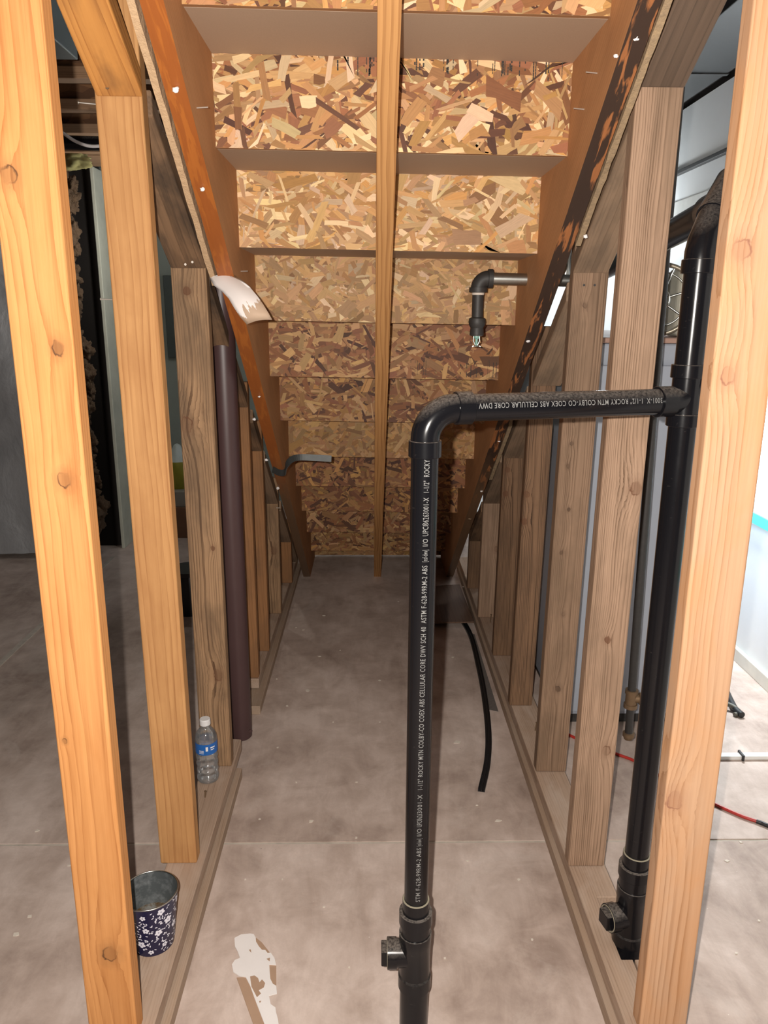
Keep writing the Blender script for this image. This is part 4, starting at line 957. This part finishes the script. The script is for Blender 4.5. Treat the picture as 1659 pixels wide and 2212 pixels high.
struct(box('wall_far_left', -5.2, -1.508, 4.46, 4.56, 0, 2.4, plain('dark_recess', (.022, .018, .016), .95)))
# far clutter
tag(box('cardboard_box', -1.42, -1.06, 4.62, 4.95, 0, .20, plain('brown_card', (.20, .10, .055), .8), bev=.004), 'brown cardboard box on the floor far left behind the weathered stud', 'box')
o = box('paper_label_box', -1.40, -1.08, 4.63, 4.93, .201, .30, plain('grey_card', (.30, .28, .24), .7), bev=.004); tag(o, 'pale grey carton stacked on the brown cardboard box', 'box')
bag = thing('bag', (-1.23, 4.78, .301), 'yellow and green bag with white top standing on stacked boxes far left', 'bag')
lathe('sack', (-1.23, 4.78, .301), (0, 0, 1), [(0, .0), (0, .09), (.06, .105), (.12, .10), (.17, .075)], plain('yellow_bag', (.26, .23, .02), .4, var=.5, scale=14), bag, 20)
lathe('bag_top', (-1.23, 4.78, .301), (0, 0, 1), [(.17, .075), (.22, .045), (.27, .02), (.28, .0)], plain('bag_white', (.55, .62, .6), .4), bag, 20)
cn = thing('black_canister', (-.86, 3.40, 0), 'black plastic canister on the floor behind the left studs', 'canister')
lathe('body', (-.86, 3.40, 0), (0, 0, 1), [(0, 0), (0, .075), (.20, .085), (.205, .082), (.21, .0)], M['rubber'], cn, 28)
lathe('lid', (-.86, 3.40, .21), (0, 0, 1), [(-.012, .084), (-.012, .09), (.008, .09), (.008, .085), (.008, 0)], M['rubber'], cn, 28)
# joists, duct, pipe and cable under the left ceiling
flange = wood('joist_flange', (.36, .22, .13), (.18, .10, .05), rot=(0, math.pi / 2, 0), seed=40)
web = T('joist_web'); nn = web.n('TexVoronoi', None, Vector=web.coord(scale=(14, 40, 40)), Scale=1.0, Randomness=1.0).outputs['Color']
ws_ = web.n('SeparateColor', None, Color=nn).outputs[0]
webm = web.done(web.ramp(ws_, [(0, (.07, .03, .015)), (1, (.24, .115, .05))]), .8)
JS = [(2.86, 'nearest of the wooden joists under the left ceiling'), (3.26, 'second nearest wooden joist under the left ceiling'), (3.66, 'third wooden joist under the left ceiling, behind the black pipe'), (4.06, 'farthest wooden joist under the left ceiling, beside the yellow insulation')]
for y, lb in JS:
    j = thing('floor_joist', (-1.6, y, 2.14), lb, 'joist')
    box('bottom_flange', -3.2, -.56, y - .03, y + .03, 2.14, 2.178, flange, j, .002)
    box('web', -3.2, -.56, y - .005, y + .005, 2.178, 2.36, webm, j)
    box('top_flange', -3.2, -.56, y - .03, y + .03, 2.36, 2.398, flange, j, .002)
gd = plain('grey_duct_metal', (.15, .165, .165), .45, .6)
du = thing('trunk_duct', (-1.0, 2.25, 2.1), 'grey metal trunk duct under the ceiling at upper left', 'duct')
box('trunk', -2.4, -.60, 1.95, 2.55, 2.24, 2.39, gd, du, .003)
box('takeoff', -1.16, -.86, 2.20, 2.50, 2.10, 2.24, gd, du, .003)
box('flange_rim', -1.19, -.83, 2.17, 2.53, 2.225, 2.24, gd, du, .002)
cable('overhead_pipe', [(-2.6, 3.5, 2.09), (-1.6, 3.48, 2.075), (-.60, 3.46, 2.06)], .028, M['abs'], 'black plastic pipe running under the left ceiling joists', 'pipe')
wcx = [atY(x, y, 3.42) for x, y in [(100, 262), (137, 288), (165, 306), (200, 316), (250, 310), (300, 300)]]
cable('white_cable', wcx, .0065, M['white'], 'white cable sagging below the left ceiling joists', 'cable')
tag(blob('yellow_insulation', atY(160, 345, 4.10), .055, plain('yellow_fibre', (.30, .27, .11), .95, var=.3, scale=30), seed=8, flat=(1.5, .7, .8), sub=4, amp=.6), 'tuft of yellow insulation on top of the far left wall', 'insulation')
tag(box('sill_plate', -3.4, -1.0, 4.16, 4.44, 2.145, 2.185, flange, bev=.003), 'wooden sill plate above the dark recess at far left', 'sill')
bs = thing('fill_socket', LEFT_FILL + Vector((0, 0, .04)), 'added socket and cord for the left room fill light, hidden behind the smooth orange stud', 'lamp')  # made-up fixture hung where the left fill light sits
lathe('socket', LEFT_FILL + Vector((0, 0, .04)), (0, 0, 1), [(0, 0), (0, .02), (.05, .022), (.055, 0)], M['white'], bs, 20)
tube('cord', [LEFT_FILL + Vector((0, 0, .09)), (LEFT_FILL.x, LEFT_FILL.y, 2.40)], .004, M['rubber'], bs, 8)
bpy.context.view_layer.update()
